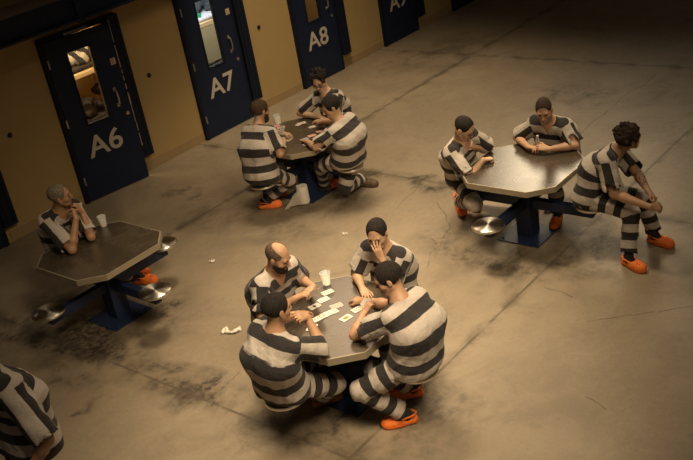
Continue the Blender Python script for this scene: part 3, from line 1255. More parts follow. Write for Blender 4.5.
door_x = [X_A6 + PITCHX * i for i in range(-1, 5)]
DW, DH = 1.03, 2.20
wb = MB()
edges = [-6.0]
for x in door_x:
    edges += [x + 0.05, x + DW - 0.05]
edges.append(34.0)
for i in range(0, len(edges), 2):
    a, bq = edges[i], edges[i + 1]
    wb.box(((a + bq) / 2, WY + 0.1, 2.6), (bq - a, 0.2, 5.2))
for x in door_x:
    wb.box((x + DW / 2, WY + 0.1, (5.2 + 2.15) / 2), (DW - 0.1, 0.2, 5.2 - 2.15))
tag(wb.build('wall_back', WALLM), 'mustard painted cell-block wall behind the tables', 'wall', kind='structure')
# cells behind the doors
tag(MB().box((14, WY + 2.75, 1.35), (40, 0.1, 2.7)).build('wall_cells', CELLW), kind='structure')
for x in [door_x[0] - 0.22] + [x + 2.0 for x in door_x]:
    tag(MB().box((x, WY + 1.45, 1.35), (0.1, 2.5, 2.7)).build('wall_partition', CELLW), kind='structure')
tag(MB().box((14, WY + 1.45, 2.75), (40, 2.7, 0.1)).build('ceiling', CELLW), 'low ceiling of the cells', 'ceiling', kind='structure')
# baseboards between the doors
k = 0
for x in door_x[:-1]:
    a, bq = x + DW + 0.06, x + PITCHX
    o = MB().box(((a + bq) / 2, WY - 0.006, 0.065), (bq - a - 0.02, 0.012, 0.13), bev=0.003).build('baseboard_back', TRIMM)
    tag(o, None, None, kind='structure')


def text_mesh(s, size):
    cu = bpy.data.curves.new('number', 'FONT')
    cu.body = s
    cu.size = size
    cu.extrude = 0.0012
    cu.offset = 0.0055
    cu.align_x = 'CENTER'
    ob = bpy.data.objects.new('number', cu)
    COL.objects.link(ob)
    bpy.context.view_layer.update()
    me_ = bpy.data.meshes.new_from_object(ob.evaluated_get(bpy.context.evaluated_depsgraph_get()))
    bpy.data.objects.remove(ob)
    bpy.data.curves.remove(cu)
    return me_


DOORS = {0: ('A5', 'navy steel cell door cut by the left edge of the photo'),
         1: ('A6', 'navy steel cell door numbered A6, standing slightly ajar'),
         2: ('A7', 'navy steel cell door numbered A7 with a small sticker'),
         3: ('A8', 'navy steel cell door numbered A8 behind the man in glasses'),
         4: ('A9', 'navy steel cell door numbered A9 along the far wall'),
         5: ('A10', 'navy steel cell door farthest along the wall, numbered A10')}
for i, x in enumerate(door_x):
    num, lab = DOORS[i]
    r = empty('door_%d' % (i + 1), (x, WY, 0), 0, lab, 'door', kind='structure')
    # frame, with the wide lock casing on the right
    f = MB()
    f.box((0.03, -0.03, DH / 2), (0.06, 0.06, DH), bev=0.004)
    f.box((DW - 0.03, -0.03, DH / 2), (0.06, 0.06, DH), bev=0.004)
    f.box((DW / 2, -0.03, DH - 0.03), (DW - 0.13, 0.06, 0.06), bev=0.004)
    f.build('frame', NAVY_D, r)
    c_ = MB()
    c_.box((1.115, -0.055, (0.24 + DH) / 2), (0.19, 0.11, DH - 0.24), bev=0.006)
    c_.box((1.075, -0.114, (0.24 + DH) / 2), (0.020, 0.008, DH - 0.32))
    c_.box((1.165, -0.114, (0.24 + DH) / 2), (0.030, 0.008, DH - 0.32))
    lc = c_.build('lock_casing', NAVY_D, r)
    if i == 1:
        g = MB()
        zc = 2.16
        while zc > 0.45:
            hh = random.uniform(0.05, 0.26) if zc < 1.75 else 0.3
            g.box((1.045 + random.uniform(-0.003, 0.003), -0.112, zc - hh / 2), (random.uniform(0.008, 0.016), 0.006, hh))
            zc -= hh + random.uniform(0.01, 0.05)
        tag(g.build('worn_edge', STEEL, r), 'bare worn metal edge')
        g = MB().box((0.56, -0.064, DH - 0.035), (0.36, 0.006, 0.028))
        tag(g.build('head_strip', STEEL, r), 'bare metal strip over the door')
    # leaf
    lw, x0, wx0, wx1, wz0, wz1 = 0.92, 0.055, 0.28, 0.59, 1.00, 1.95
    leaf = bpy.data.objects.new('door_panel', None)
    p = MB()
    th = 0.045
    p.box((wx0 / 2, 0, 1.08), (wx0, th, 2.13))
    p.box(((wx1 + lw) / 2, 0, 1.08), (lw - wx1, th, 2.13))
    p.box(((wx0 + wx1) / 2, 0, (0.015 + wz0) / 2), (wx1 - wx0, th, wz0 - 0.015))
    p.box(((wx0 + wx1) / 2, 0, (wz1 + 2.145) / 2), (wx1 - wx0, th, 2.145 - wz1))
    pan = p.build('door_panel', NAVY, r)
    pan.location = (x0, -0.038, 0.0)
    pan.rotation_euler.z = math.radians(-8.0) if i == 1 else 0
    if i == 1:
        pan.location.y = -0.045
    fr = MB()
    for (cx, cz, sx, sz) in (((wx0 + wx1) / 2, wz0 - 0.012, wx1 - wx0 + 0.05, 0.024), ((wx0 + wx1) / 2, wz1 + 0.012, wx1 - wx0 + 0.05, 0.024), (wx0 - 0.012, (wz0 + wz1) / 2, 0.024, wz1 - wz0), (wx1 + 0.012, (wz0 + wz1) / 2, 0.024, wz1 - wz0)):
        fr.box((cx, -0.027, cz), (sx, 0.012, sz), bev=0.003)
    fr.build('window_frame', NAVY_D, pan)
    MB().box(((wx0 + wx1) / 2, 0.0, (wz0 + wz1) / 2), (wx1 - wx0 - 0.002, 0.006, wz1 - wz0 - 0.002)).build('window_pane', PANE, pan)
    h = MB()
    h.tube([(0.765, -0.022, 1.10), (0.765, -0.06, 1.12), (0.768, -0.072, 1.20), (0.765, -0.06, 1.29), (0.765, -0.022, 1.31)], 0.011, 8)
    h.box((0.765, -0.025, 1.10), (0.035, 0.008, 0.05), bev=0.003)
    h.box((0.765, -0.025, 1.31), (0.035, 0.008, 0.05), bev=0.003)
    h.build('handle', STEEL, pan, True)
    MB().lathe([(0.024, 0), (0.024, 0.008), (0.012, 0.012), (0, 0.012)], (0.86, -0.022, 0.95), 16, Matrix.Rotation(math.pi / 2, 4, 'X')).build('lock', STEEL, pan, True)
    for z in (0.30, 1.10, 1.88):
        MB().tube([(0.004, -0.026, z - 0.055), (0.004, -0.026, z + 0.055)], 0.011, 8).build('hinge', NAVY if i not in (1, 2) else STEEL, pan)
    if i in (1, 2):
        st = MB()
        st.box((0.855, -0.0235, 1.66), (0.075, 0.002, 0.085))
        st.mi = 1
        for dz in (0.022, 0.0, -0.022):
            st.box((0.855 - 0.008, -0.0248, 1.66 + dz), (0.04, 0.001, 0.007))
        st.build('sticker', [STICK, simple('sticker_ink', (0.25, 0.10, 0.06))], pan)
    nm = text_mesh(num, 0.39)
    nm.materials.clear()
    nm.materials.append(NUMM)
    no = bpy.data.objects.new('number', nm)
    link(no, pan)
    no.rotation_euler = (math.pi / 2, 0, 0)
    no.location = (0.44, -0.0245, 0.565)
    no.scale.x = 1.12 if num != 'A10' else 0.9
    tag(no, 'painted cell number %s' % num)

# intercom buttons on the wall
for (x, z), l_ in (((7.72, 1.24), 'small dark round wall button between doors A6 and A7'), ((5.49, 1.25), 'small dark round wall button left of door A6'), ((9.93, 1.24), 'small dark round wall button between doors A7 and A8')):
    o = empty('wall_button', (x, WY, z), 0, l_, 'button', 'round buttons on the cell wall')
    MB().lathe([(0.032, 0), (0.032, 0.010), (0.024, 0.014), (0, 0.014)], (0, 0, 0), 20, Matrix.Rotation(math.pi / 2, 4, 'X')).build('base_plate', NAVY_D, o, True)
    MB().lathe([(0.016, 0.012), (0.015, 0.020), (0, 0.022)], (0, 0, 0), 16, Matrix.Rotation(math.pi / 2, 4, 'X')).build('push_knob', GLASSF, o, True)

# walkway over the left doors
r = empty('trim_1', (0, 0, 0), 0, 'navy steel edge beam of the upper walkway, top left corner', 'beam', kind='structure')
bk = MB()
bk.box((1.35, 9.66, 2.555), (14.6, 0.06, 0.27), bev=0.006)
bk.box((1.35, 9.63, 2.435), (14.6, 0.10, 0.03), bev=0.004)
bk.box((1.35, 9.63, 2.68), (14.6, 0.10, 0.03), bev=0.004)
bk.build('edge_beam', NAVY, r)
MB().box((1.35, 10.03, 2.66), (14.6, 0.68, 0.05)).build('deck', DECKM, r)
for xx in (4.4, 6.42):
    MB().box((xx, 9.615, 2.60), (0.10, 0.05, 0.40), bev=0.004).build('bracket', NAVY, r)


# things inside the cells
def bunk(x, label, shade):
    r = empty('bunk_bed', (x, WY + 1.5, 0), 0, label, 'bed')
    for z in (0.50, 1.27):
        MB().box((0, 0, z), (1.75, 0.80, 0.07), bev=0.01).build('bunk_tray', BUNK, r)
        MB().box((0, 0.0, z + 0.075), (1.66, 0.70, 0.075), bev=0.03).build('mattress', shade, r)
    for sx in (-0.84, 0.84):
        for sy in (-0.36, 0.36):
            MB().box((sx, sy, 0.9), (0.05, 0.05, 1.8)).build('post', BUNK, r)
    return r


def heap(name, label, c, size, mat, seed, n=9, attrs=None, cat='laundry'):
    g = np.random.default_rng(seed)
    f = Fld()
    for _ in range(n):
        p_ = V(c) + V(g.uniform(-0.5, 0.5) * size[0], g.uniform(-0.5, 0.5) * size[1], g.uniform(0.05, 0.5) * size[2])
        f.rc(p_, p_ + g.normal(size=3) * V(0.08, 0.05, 0.05), g.uniform(0.06, 0.11), g.uniform(0.05, 0.09), k=0.05)
    f.pl(V(c[0], c[1], c[2]), -UP, 'int')
    o = mesh_field(name, f, 0.014, mat, None, V(c), wr=(0.012, 0.10, seed), attrs=attrs)
    o.location = c
    return tag(o, label, cat)


bunk(7.25, 'tan steel bunk bed seen through the window of door A6', DARKCLOTH)
heap('striped_laundry', 'heap of striped laundry on the top bunk behind door A6', (7.42, WY + 1.33, 1.385), (0.8, 0.2, 0.30), SHIRT, 3, 10, {'stripe': lambda v: v[:, 0] * 0.9 + v[:, 2] * 0.4})
heap('dark_blanket', 'dark crumpled blanket on the lower bunk behind door A6', (7.45, WY + 1.32, 0.615), (0.9, 0.25, 0.60), DARKCLOTH, 8, 14, None, 'blanket')
b7 = bunk(9.45, 'bunk bed with a white sheet behind door A7', SHEET)
MB().box((0, -0.415, 0.95), (1.70, 0.02, 0.56)).build('bunk_panel', CELLG, b7)
heap('dark_clothes', 'dark grey clothes piled on the white sheet behind door A7', (9.98, WY + 1.50, 1.385), (0.9, 0.3, 0.30), GREYCLOTH, 5, 16, None, 'clothes')
heap('dark_bag', 'dark bag on the lower bunk behind door A7', (9.85, WY + 1.32, 0.615), (0.9, 0.25, 0.2), GREYCLOTH, 12, 10, None, 'bag')
o = MB().lathe([(0.03, 0), (0.034, 0.02), (0.032, 0.06), (0, 0.065)], (0, 0, 0), 14).build('green_wrapper', TEAL, None, True, loc=(9.86, WY + 1.20, 1.383))
tag(o, 'small green packet on the white sheet behind door A7', 'packet')

# ------------------------------------------------------------------ tables
TB = {1: (4.50, 7.54), 2: (4.545, 4.525), 3: (7.51, 7.54), 4: (7.51, 4.54)}


def make_table(loc):
    r = empty('octagonal_table', (*loc, 0))
    a, bq = 0.525, 0.325
    oc = [(-bq, a), (bq, a), (a, bq), (a, -bq), (bq, -a), (-bq, -a), (-a, -bq), (-a, bq)][::-1]
    sc_ = lambda k: [(x * k, y * k) for x, y in oc]
    t = MB()
    t.prism(sc_(0.992), 0.735, 0.760)
    t.build('table_top', TOPM, r)
    e = MB()
    lo, hi, li, ti = sc_(1.0), sc_(1.0), sc_(0.975), sc_(0.978)
    rings = []
    for poly, z in ((li, 0.705), (lo, 0.705), (hi, 0.758), (hi, 0.7615), (ti, 0.7615), (ti, 0.750)):
        rings.append([e.bm.verts.new((x, y, z)) for x, y in poly])
    for A, B in zip(rings, rings[1:]):
        for i in range(8):
            j = (i + 1) % 8
            e.bm.faces.new((A[i], A[j], B[j], B[i]))
    ed = e.build('edge_band', EDGEM, r)
    tag(ed, 'pale worn metal edge')
    u = MB()
    u.box((0, 0, 0.715), (0.62, 0.10, 0.036))
    u.box((0, 0, 0.690), (0.10, 0.62, 0.036))
    u.build('top_support', BASEBLUE, r)
    p = MB()
    p.box((0, 0, 0.345), (0.17, 0.17, 0.67), bev=0.008)
    p.build('pedestal', BASEBLUE, r)
    gs = MB()
    for k in range(4):
        gs.box((0.10 * math.cos(k * math.pi / 2), 0.10 * math.sin(k * math.pi / 2), 0.62), (0.12, 0.02, 0.12), rz=k * math.pi / 2)
    gs.build('gusset', BASEBLUE, r)
    bp = MB()
    bp.box((0, 0, 0.006), (0.47, 0.47, 0.012), bev=0.002)
    bp.build('base_plate', BASEBLUE, r)
    for sx in (-0.19, 0.19):
        for sy in (-0.19, 0.19):
            MB().lathe([(0.016, 0.012), (0.016, 0.024), (0.008, 0.028), (0, 0.028)], (sx, sy, 0), 8).build('anchor_bolt', BASEBLUE, r)
    for k in range(4):
        an = k * math.pi / 2
        arm = MB().box((0.41, 0, 0.375), (0.66, 0.075, 0.10), bev=0.006)
        arm.lathe([(0.055, 0.40), (0.055, 0.432)], (0.72, 0, 0), 20)
        ao = arm.build('seat_arm', BASEBLUE, r)
        ao.rotation_euler.z = an
        s = MB().lathe([(0.10, 0.430), (0.150, 0.432), (0.158, 0.438), (0.161, 0.450), (0.157, 0.461), (0.148, 0.466), (0.08, 0.467), (0, 0.4675)], (0, 0, 0), 64)
        so = s.build('seat', STAINLESS, r, True)
        so.location = (0.72 * math.cos(an), 0.72 * math.sin(an), 0)
        tag(so, 'round spun stainless seat')
    return r


tlab = {1: 'octagonal brown-topped table with one man, three empty steel seats and a lone cup',
        2: 'octagonal brown-topped table where four men play cards, nearest the camera',
        3: 'octagonal dark-topped table near the cell doors with three card players',
        4: 'octagonal table with bare shiny top where three men sit idle'}
proto = make_table(TB[1])
for k in (1, 2, 3, 4):
    o = proto if k == 1 else copy_tree(proto)
    o.location = (*TB[k], 0)
    tag(o, tlab[k], 'table', 'fixed octagonal tables with seats')


def seat_of(k, s):
    return (TB[k][0] + 0.72 * s[0], TB[k][1] + 0.72 * s[1])


# ------------------------------------------------------------------ people
PX, NX, PY, NY = (1, 0), (-1, 0), (0, 1), (0, -1)
g_ = lambda x, y: px(x, y, 0)
ank = lambda x, y, z=0.09: px(x, y, 0) + V(0, 0, z)
dirp = lambda a, bq: g_(*bq) - g_(*a)
BLK, BRN, GRY = (0.016, 0.012, 0.010), (0.055, 0.032, 0.018), (0.16, 0.13, 0.10)

# table 1
make_person('person with short grey hair alone at a table, hands at mouth', seat_of(1, PY), (0, -1, 0), (60, 196), 0.72, slide=0.09,
            face=(0.72, -0.66, -0.05), R=dict(E=px(72, 250, 0.805), wpx=(76, 219), toface=(-0.01, 0.09, -0.06), b=(0.4, -0.8, 0), curl=0.9),
            L=dict(E=px(91, 237, 0.805), wpx=(82, 212), toface=(0.0, 0.10, -0.05), b=(0.5, -0.6, 0.4), curl=1.0),
            legs=dict(R=dict(a=ank(141, 283), d=dirp((120, 275), (150, 273))), L=dict(a=ank(134, 275), d=dirp((120, 268), (150, 266)))),
            hair=dict(t=0.010, col=GRY, rough=0.0015), skin=(0.42, 0.22, 0.115), brow=(0.10, 0.08, 0.06), stubble=0.5)
# table 2
make_person('person with shaved balding head and dark goatee at the near table', seat_of(2, PY), (0, -1, 0), (278, 257), 0.69,
            face=(0.22, -0.9, -0.42), R=dict(E=px(262, 315, 0.81), w=px(294, 299, 0.90), d=px(304, 294, 0.93) - px(294, 299, 0.90), curl=0.9),
            L=dict(E=px(300, 279, 0.82), w=px(313, 287, 0.90), d=px(306, 293, 0.92) - px(313, 287, 0.90), curl=1.0),
            hair=dict(t=0.0035, col=(0.10, 0.065, 0.045), bald=True, rough=0.0), beard=dict(t=0.009, col=BLK), yoke='b', skin=(0.46, 0.26, 0.15), bulk=1.04)
make_person('person hiding his face behind one hand at the right back of the near table', seat_of(2, PX), (-1, 0, 0), (377, 234), 0.655,
            face=(-0.88, -0.32, -0.3), R=dict(E=px(356, 273, 0.81), w=px(362, 288, 0.795), d=px(367, 297, 0.785) - px(362, 288, 0.795), curl=0.25),
            L=dict(E=px(391, 284, 0.81), wpx=(383, 261), toface=(-0.015, 0.125, 0.02), b=(-0.9, -0.35, -0.1), curl=0.22, spread=0.22),
            hair=dict(t=0.007, col=BLK, line=0.050, rough=0.001), skin=(0.48, 0.28, 0.165), phase=0.08)
make_person('person with black hair, chin on fist, left front of the near table', seat_of(2, NX), (1, 0, 0), (277, 309), 0.655,
            face=(0.93, -0.30, -0.12), R=dict(E=px(323, 349, 0.81), wpx=(307, 317), toface=(0.02, 0.10, -0.09), b=(0.3, -0.5, 0.6), curl=1.1),
            L=dict(w=px(306, 311, 0.80), e=px(285, 290, 0.85), curl=0.5),
            legs=dict(R=dict(a=ank(322, 404), k=px(331, 380, 0.52), d=dirp((318, 406), (350, 392)), clog=TANCLOG), L=dict(a=ank(330, 392), d=dirp((318, 400), (350, 386)), clog=TANCLOG)),
            yoke='b', hair=dict(t=0.010, col=BLK, line=0.050, rough=0.0015), skin=(0.44, 0.245, 0.135), bulk=1.10, back_out=0.07)
make_person('person with broad striped back holding cards, front right of the near table', seat_of(2, NY), (0, 1, 0), (388, 279), 0.64,
            face=(-0.62, 0.72, -0.32), L=dict(E=px(355, 335, 0.81), w=px(363, 315, 0.87), d=px(368, 306, 0.92) - px(363, 315, 0.87), curl=0.8),
            R=dict(E=px(389, 305, 0.81), w=px(364, 301, 0.80), d=px(351, 298, 0.79) - px(364, 301, 0.80), curl=0.5),
            legs=dict(L=dict(a=ank(408, 423), k=px(360, 376, 0.52), d=dirp((410, 425), (385, 430))), R=dict(a=ank(414, 396), k=px(385, 360, 0.52), d=dirp((414, 396), (395, 398)))),
            hair=dict(t=0.013, col=BLK, line=0.056, rough=0.002), skin=(0.46, 0.26, 0.15), bulk=1.16, back_out=0.08, sleeve=0.70)
# table 3
make_person('person with brown hair and beard at the table by the cell doors', seat_of(3, NX), (1, 0, 0), (260.5, 111), 0.68,
            face=(0.96, -0.22, -0.22), R=dict(E=px(280, 154, 0.82), w=px(284, 142, 0.85), d=px(280, 134, 0.88) - px(284, 142, 0.85), curl=0.8),
            L=dict(w=px(282, 133, 0.84), e=px(270, 118, 0.8), curl=0.7),
            legs=dict(R=dict(a=ank(266, 208, 0.10), k=px(297, 166, 0.55), d=dirp((260, 205), (275, 203))), L=dict(a=ank(272, 198, 0.10), k=px(290, 158, 0.55), d=dirp((260, 200), (275, 196)))),
            hair=dict(t=0.014, col=BRN, line=0.056, back=-0.07, rough=0.002), beard=dict(t=0.010, col=BRN), skin=(0.46, 0.26, 0.16), bulk=1.08, phase=0.05)
make_person('person with curly black hair and black glasses leaning on a card table', seat_of(3, PX), (-1, 0, 0), (319, 81), 0.655,
            face=(-0.82, -0.36, -0.42), R=dict(E=px(300, 113, 0.81), w=px(318, 117, 0.80), d=px(326, 119, 0.80) - px(318, 117, 0.80), curl=0.4),
            L=dict(E=px(334, 121, 0.82), w=px(322, 121, 0.81), curl=0.4), glasses=True,
            hair=dict(t=0.019, col=BLK, line=0.050, curl=70, rough=0.003), skin=(0.56, 0.35, 0.23))
make_person('person with thick black hair reaching for cards at the table by the doors', seat_of(3, NY), (0, 1, 0), (331, 107), 0.63,
            face=(-0.80, 0.55, -0.35), L=dict(E=px(316, 147, 0.82), w=px(316, 147, 0.80) + V(0.10, 0.23, 0), curl=0.5),
            R=dict(w=px(323, 122, 0.86), e=px(345, 125, 0.75), d=px(314, 121, 0.80) - px(323, 122, 0.86), curl=0.6),
            legs=dict(R=dict(a=ank(363, 186, 0.10), k=px(338, 176, 0.42), d=dirp((355, 184), (372, 184)), clog=DARKSHOE), L=dict(a=ank(326, 190), k=px(313, 158, 0.56), d=dirp((326, 190), (312, 188)), clog=DARKSHOE)),
            hair=dict(t=0.018, col=BLK, line=0.062, back=-0.065, rough=0.002), skin=(0.52, 0.31, 0.185), bulk=1.1, back_out=0.08, phase=0.09)
# table 4
make_person('person with shaved dark head and glasses looking down, hand on chin, at the idle table', seat_of(4, PY), (0, -1, 0), (464, 128), 0.655,
            face=(0.10, -0.78, -0.62), R=dict(w=px(483, 160, 0.81), e=px(450, 172, 0.80), d=px(494, 158, 0.79) - px(483, 160, 0.80), curl=1.3),
            L=dict(E=px(489, 147, 0.81), wpx=(474, 147), toface=(0.0, 0.09, -0.09), b=(0.1, -0.8, 0.2), curl=0.9), glasses=True,
            legs=dict(R=dict(a=ank(460, 212, 0.14), K=px(474, 204, 0.42), k=px(478, 205, 0.42), d=dirp((455, 204), (470, 222)), pitch=0.55), L=dict(a=ank(472, 206, 0.10), d=dirp((455, 204), (470, 220)))),
            hair=dict(t=0.006, col=BLK, line=0.052, rough=0.001), skin=(0.52, 0.31, 0.185), phase=0.06)
make_person('person with flat-top crop holding a clear bottle in both hands', seat_of(4, PX), (-1, 0, 0), (544, 110), 0.66,
            face=(-0.86, -0.30, -0.42), R=dict(E=px(517, 137, 0.81), w=px(528, 147, 0.82), d=px(537, 148, 0.84) - px(528, 147, 0.82), curl=0.9, b=(0.2, 0.6, 0.5)),
            L=dict(E=px(576, 145, 0.81), w=px(549, 149, 0.82), d=px(539, 147, 0.85) - px(549, 149, 0.82), curl=0.9, b=(-0.4, -0.6, 0.5)),
            hair=dict(t=0.004, top=0.016, col=(0.04, 0.026, 0.018), line=0.046, rough=0.001), skin=(0.54, 0.31, 0.18), bulk=1.12, stubble=0.6, phase=0.02)
make_person('person with curly hair and orange clogs sitting turned outward, hands clasped', seat_of(4, NY), (-0.02, -1, 0), (629, 138), 0.66,
            face=(0.80, -0.58, 0.08), R=dict(E=px(614, 194, 0.69), w=px(650, 207, 0.64), d=px(662, 208, 0.61) - px(650, 207, 0.64), curl=0.9, b=(-0.3, -0.5, 0.5)),
            L=dict(w=px(656, 202, 0.66), e=px(650, 175, 0.72), d=px(664, 210, 0.61) - px(656, 202, 0.66), curl=0.9, b=(0.3, -0.5, 0.5)),
            legs=dict(R=dict(a=ank(629, 266), k=px(629, 204, 0.55), d=dirp((621, 267), (646, 278)), hem=0.84), L=dict(a=ank(655, 243), k=px(664, 196, 0.53), d=dirp((648, 243), (678, 251)), hem=0.84)),
            hair=dict(t=0.023, col=(0.028, 0.016, 0.010), line=0.052, back=-0.075, curl=90, rough=0.003), skin=(0.42, 0.235, 0.13), tattoo=True, back_out=0.07, phase=0.01, hemz=0.53)
# the man walking past at the lower left
shl = px(9, 396, 1.36)
nk = shl + V(0.02, 0.20, 0.07)
make_person('person cut off by the lower left corner, only a striped shoulder and sleeve showing', None, (-1, 0, 0), face=(-0.95, 0.2, -0.25), stand=True,
            pel=nk + V(0.08, 0, 0) - V(0, 0, nk[2] - 0.93), neck=nk, head=nk + V(-0.09, 0.0, 0.17), back_out=0.05,
            R=dict(w=nk + V(-0.15, 0.28, -0.58), e=nk + V(0.1, 0.5, -0.3)), L=dict(w=shl + V(-0.10, -0.10, -0.52), e=shl + V(0.2, -0.3, -0.25), l1=0.39), sleeve=0.99,
            legs=dict(R=dict(a=V(nk[0] + 0.12, nk[1] + 0.10, 0.09), k=nk + V(-0.3, 0.1, -1)), L=dict(a=V(nk[0] - 0.05, nk[1] - 0.10, 0.09), k=nk + V(-0.4, -0.1, -1))),
            hair=dict(t=0.008, col=BLK), skin=(0.30, 0.16, 0.09), bulk=1.24)

# ------------------------------------------------------------------ small things
TZ = 0.7605


def cup(p, label):
    o = empty('foam_cup', (p[0], p[1], TZ), 0, label, 'cup', 'white foam cups')
    MB().lathe([(0, 0.0), (0.029, 0.0), (0.031, 0.003), (0.043, 0.112), (0.041, 0.112), (0.030, 0.012), (0, 0.010)], (0, 0, 0), 28).build('body', FOAM, o, True)
    MB().tube([(0.0435 * math.cos(a_), 0.0435 * math.sin(a_), 0.113) for a_ in np.linspace(0, 2 * math.pi, 29)[:-1]], 0.0028, 6, True).build('rim', FOAM, o, True)


cup(px(104, 226, TZ), 'white foam cup standing alone on the table of the grey-haired man')
cup(px(327, 284.5, TZ), 'white foam cup by the goateed card player on the near table')
cup(px(278.5, 123.5, TZ), 'white foam cup beside the bearded man by the cell doors')

IMR = nz(V(CR[0], CR[1], 0))
ang0 = math.atan2(IMR[1], IMR[0])
n_card = [0]


def card(pos, rot, label, group, kind='red', tilt=None, name='playing_card'):
    m_ = MB()
    w, h, r = 0.035, 0.049, 0.006
    poly = []
    for cx, cy, a0 in ((w - r, h - r, 0), (-w + r, h - r, 90), (-w + r, -h + r, 180), (w - r, -h + r, 270)):
        for a_ in (0, 45, 90):
            poly.append((cx + r * math.cos(math.radians(a0 + a_)), cy + r * math.sin(math.radians(a0 + a_))))
    m_.prism(poly, 0.0, 0.0008)
    if kind in ('pink', 'blue'):
        m_.mi = 1
        m_.box((0, 0, 0.0009), (2 * w - 0.007, 2 * h - 0.007, 0.0003))
        mats = [CARDW, CARDPINK if kind == 'pink' else CARDBLUE]
    else:
        m_.mi = 1
        sp = {'ace': [(0, 0, 2.4)], 'red': [(-.011, -.022, 1), (.011, -.022, 1), (-.011, 0, 1), (.011, 0, 1), (-.011, .022, 1), (.011, .022, 1)],
              'black': [(-.011, -.024, 1), (.011, -.024, 1), (0, 0, 1), (-.011, .024, 1), (.011, .024, 1)], 'face': [(0, 0.008, 3.0), (0, -0.012, 2.6)]}[kind]
        for x_, y_, s_ in sp:
            m_.box((x_, y_, 0.0009), (0.0108 * s_, 0.0108 * s_, 0.0003), rz=math.pi / 4)
        for sx in (-1, 1):
            m_.box((sx * 0.025, sx * 0.036, 0.0009), (0.005, 0.008, 0.0003))
        mats = [CARDW, PIPR if kind in ('red', 'face') else PIPK]
        if kind == 'face':
            mats[1] = simple('card_gold_ink', (0.5, 0.28, 0.05))
    o = m_.build(name, mats)
    o.location = pos
    o.rotation_euler = tilt if tilt else (0, 0, ang0 + math.radians(rot))
    return tag(o, label, 'card', group)


G2, G3 = 'cards on the near table', 'cards on the table by the cell doors'
A2 = [(327.5, 292.3, -62, 'red', 'face-up card nearest the foam cup on the near table'), (323.5, 299.8, -58, 'black', 'second face-up card down from the foam cup on the near table'),
      (314.5, 306.5, -55, 'ace', 'face-up card with one big black spot under the bearded man\'s hands'), (336.5, 306, -68, 'pink', 'pink-backed card lying face down in the middle of the near table'),
      (332, 312, -62, 'red', 'upper right card of the overlapping row on the near table'), (327, 314.2, -60, 'black', 'second card from the right in the overlapping row on the near table'),
      (322.5, 316.6, -58, 'face', 'third card from the right in the overlapping row on the near table'), (318, 319, -55, 'black', 'leftmost card of the overlapping row on the near table'),
      (346, 318, -48, 'face', 'picture card lying alone between the overlapping row and the front edge'), (357.5, 309.3, -52, 'red', 'face-up card in front of the hand-held fan on the near table'),
      (312, 327.5, -20, 'red', 'face-up card half hidden by the elbow of the man with chin on fist')]
for i_, (x, y, ro, kd, lb) in enumerate(A2):
    p = px(x, y, TZ)
    card((p[0], p[1], TZ + 0.0014 + 0.0012 * (i_ % 4 if 4 <= i_ <= 7 else 0)), ro, lb, G2, kd)
A3 = [(301.8, 123.2, -70, 'face', 'yellowish card nearest the elbow of the man in glasses'), (312.8, 126.8, -60, 'red', 'face-up card in the centre of the table by the cell doors'),
      (325.5, 121.6, -65, 'black', 'face-up card under the chin of the man in glasses'), (320.3, 131.3, -75, 'pink', 'pink card nearest the reaching man on the table by the cell doors'),
      (312, 135.7, -72, 'pink', 'pink card left of the elbow of the reaching man'), (304.3, 139.3, -60, 'blue', 'upper of two blue-backed cards near the front edge'),
      (306.8, 144, -58, 'blue', 'lower of two blue-backed cards near the front edge'), (275.6, 126.2, -60, 'pink', 'pink card beside the foam cup by the bearded man'),
      (281, 127.4, -70, 'pink', 'pink card right of the cup, in front of the bearded man'), (287, 138.5, -60, 'red', 'pale card lying by the hands of the bearded man'),
      (299, 124.4, -40, 'red', 'face-up card overlapping the yellowish card by the man in glasses'), (289, 139.7, -30, 'black', 'tilted face-up card close to the front left corner by the bearded man')]
for i_, (x, y, ro, kd, lb) in enumerate(A3):
    p = px(x, y, TZ)
    card((p[0], p[1], TZ + 0.0014 + (0.0013 if i_ in (10, 11) else 0)), ro, lb, G3, kd)


def fan(c, d, n, label, group, kind):
    """cards held up in a hand, faces towards d"""
    d = nz(V(d))
    for i_ in range(n):
        q_ = Vector(d).to_track_quat('Z', 'Y').to_euler()
        mtx = Vector(d).to_track_quat('Z', 'Y').to_matrix() @ Matrix.Rotation(math.radians((i_ - (n - 1) / 2) * -16), 3, 'Z')
        card(V(c) + d * 0.0022 * i_ + V(*(mtx @ Vector((0, 0.03, 0)))), 0, label[i_], group, kind, tilt=mtx.to_euler())


fan(px(369, 309, 0.885), (-0.3, -0.85, 0.45), 3, ['left card of the fan held by the broad-backed man', 'middle card of the fan held by the broad-backed man', 'right card of the fan held by the broad-backed man'], 'cards held by the broad-backed man', 'black')
fan(px(314, 295, 0.90), (0.3, 0.8, 0.5), 2, ['outer card held by the balding man with goatee', 'inner card held by the balding man with goatee'], 'cards held by the balding man', 'pink')
fan(px(281.5, 133, 0.875), (-0.85, 0.2, 0.45), 2, ['outer card held by the bearded man by the cell doors', 'inner card held by the bearded man by the cell doors'], 'cards held by the bearded man', 'black')

# bottle in the hands of the man at table 4
p = px(538.5, 151, TZ)
o = empty('plastic_bottle', (p[0], p[1], TZ + 0.001), 0, 'small clear bottle with white cap held by the man with flat-top crop', 'bottle')
MB().lathe([(0, 0), (0.026, 0), (0.029, 0.006), (0.029, 0.10), (0.024, 0.125), (0.011, 0.145), (0.011, 0.158), (0, 0.158)], (0, 0, 0), 24).build('body', PLASTIC, o, True)
MB().lathe([(0.0135, 0.152), (0.0135, 0.170), (0, 0.171)], (0, 0, 0), 16).build('cap', CAPM, o, True)

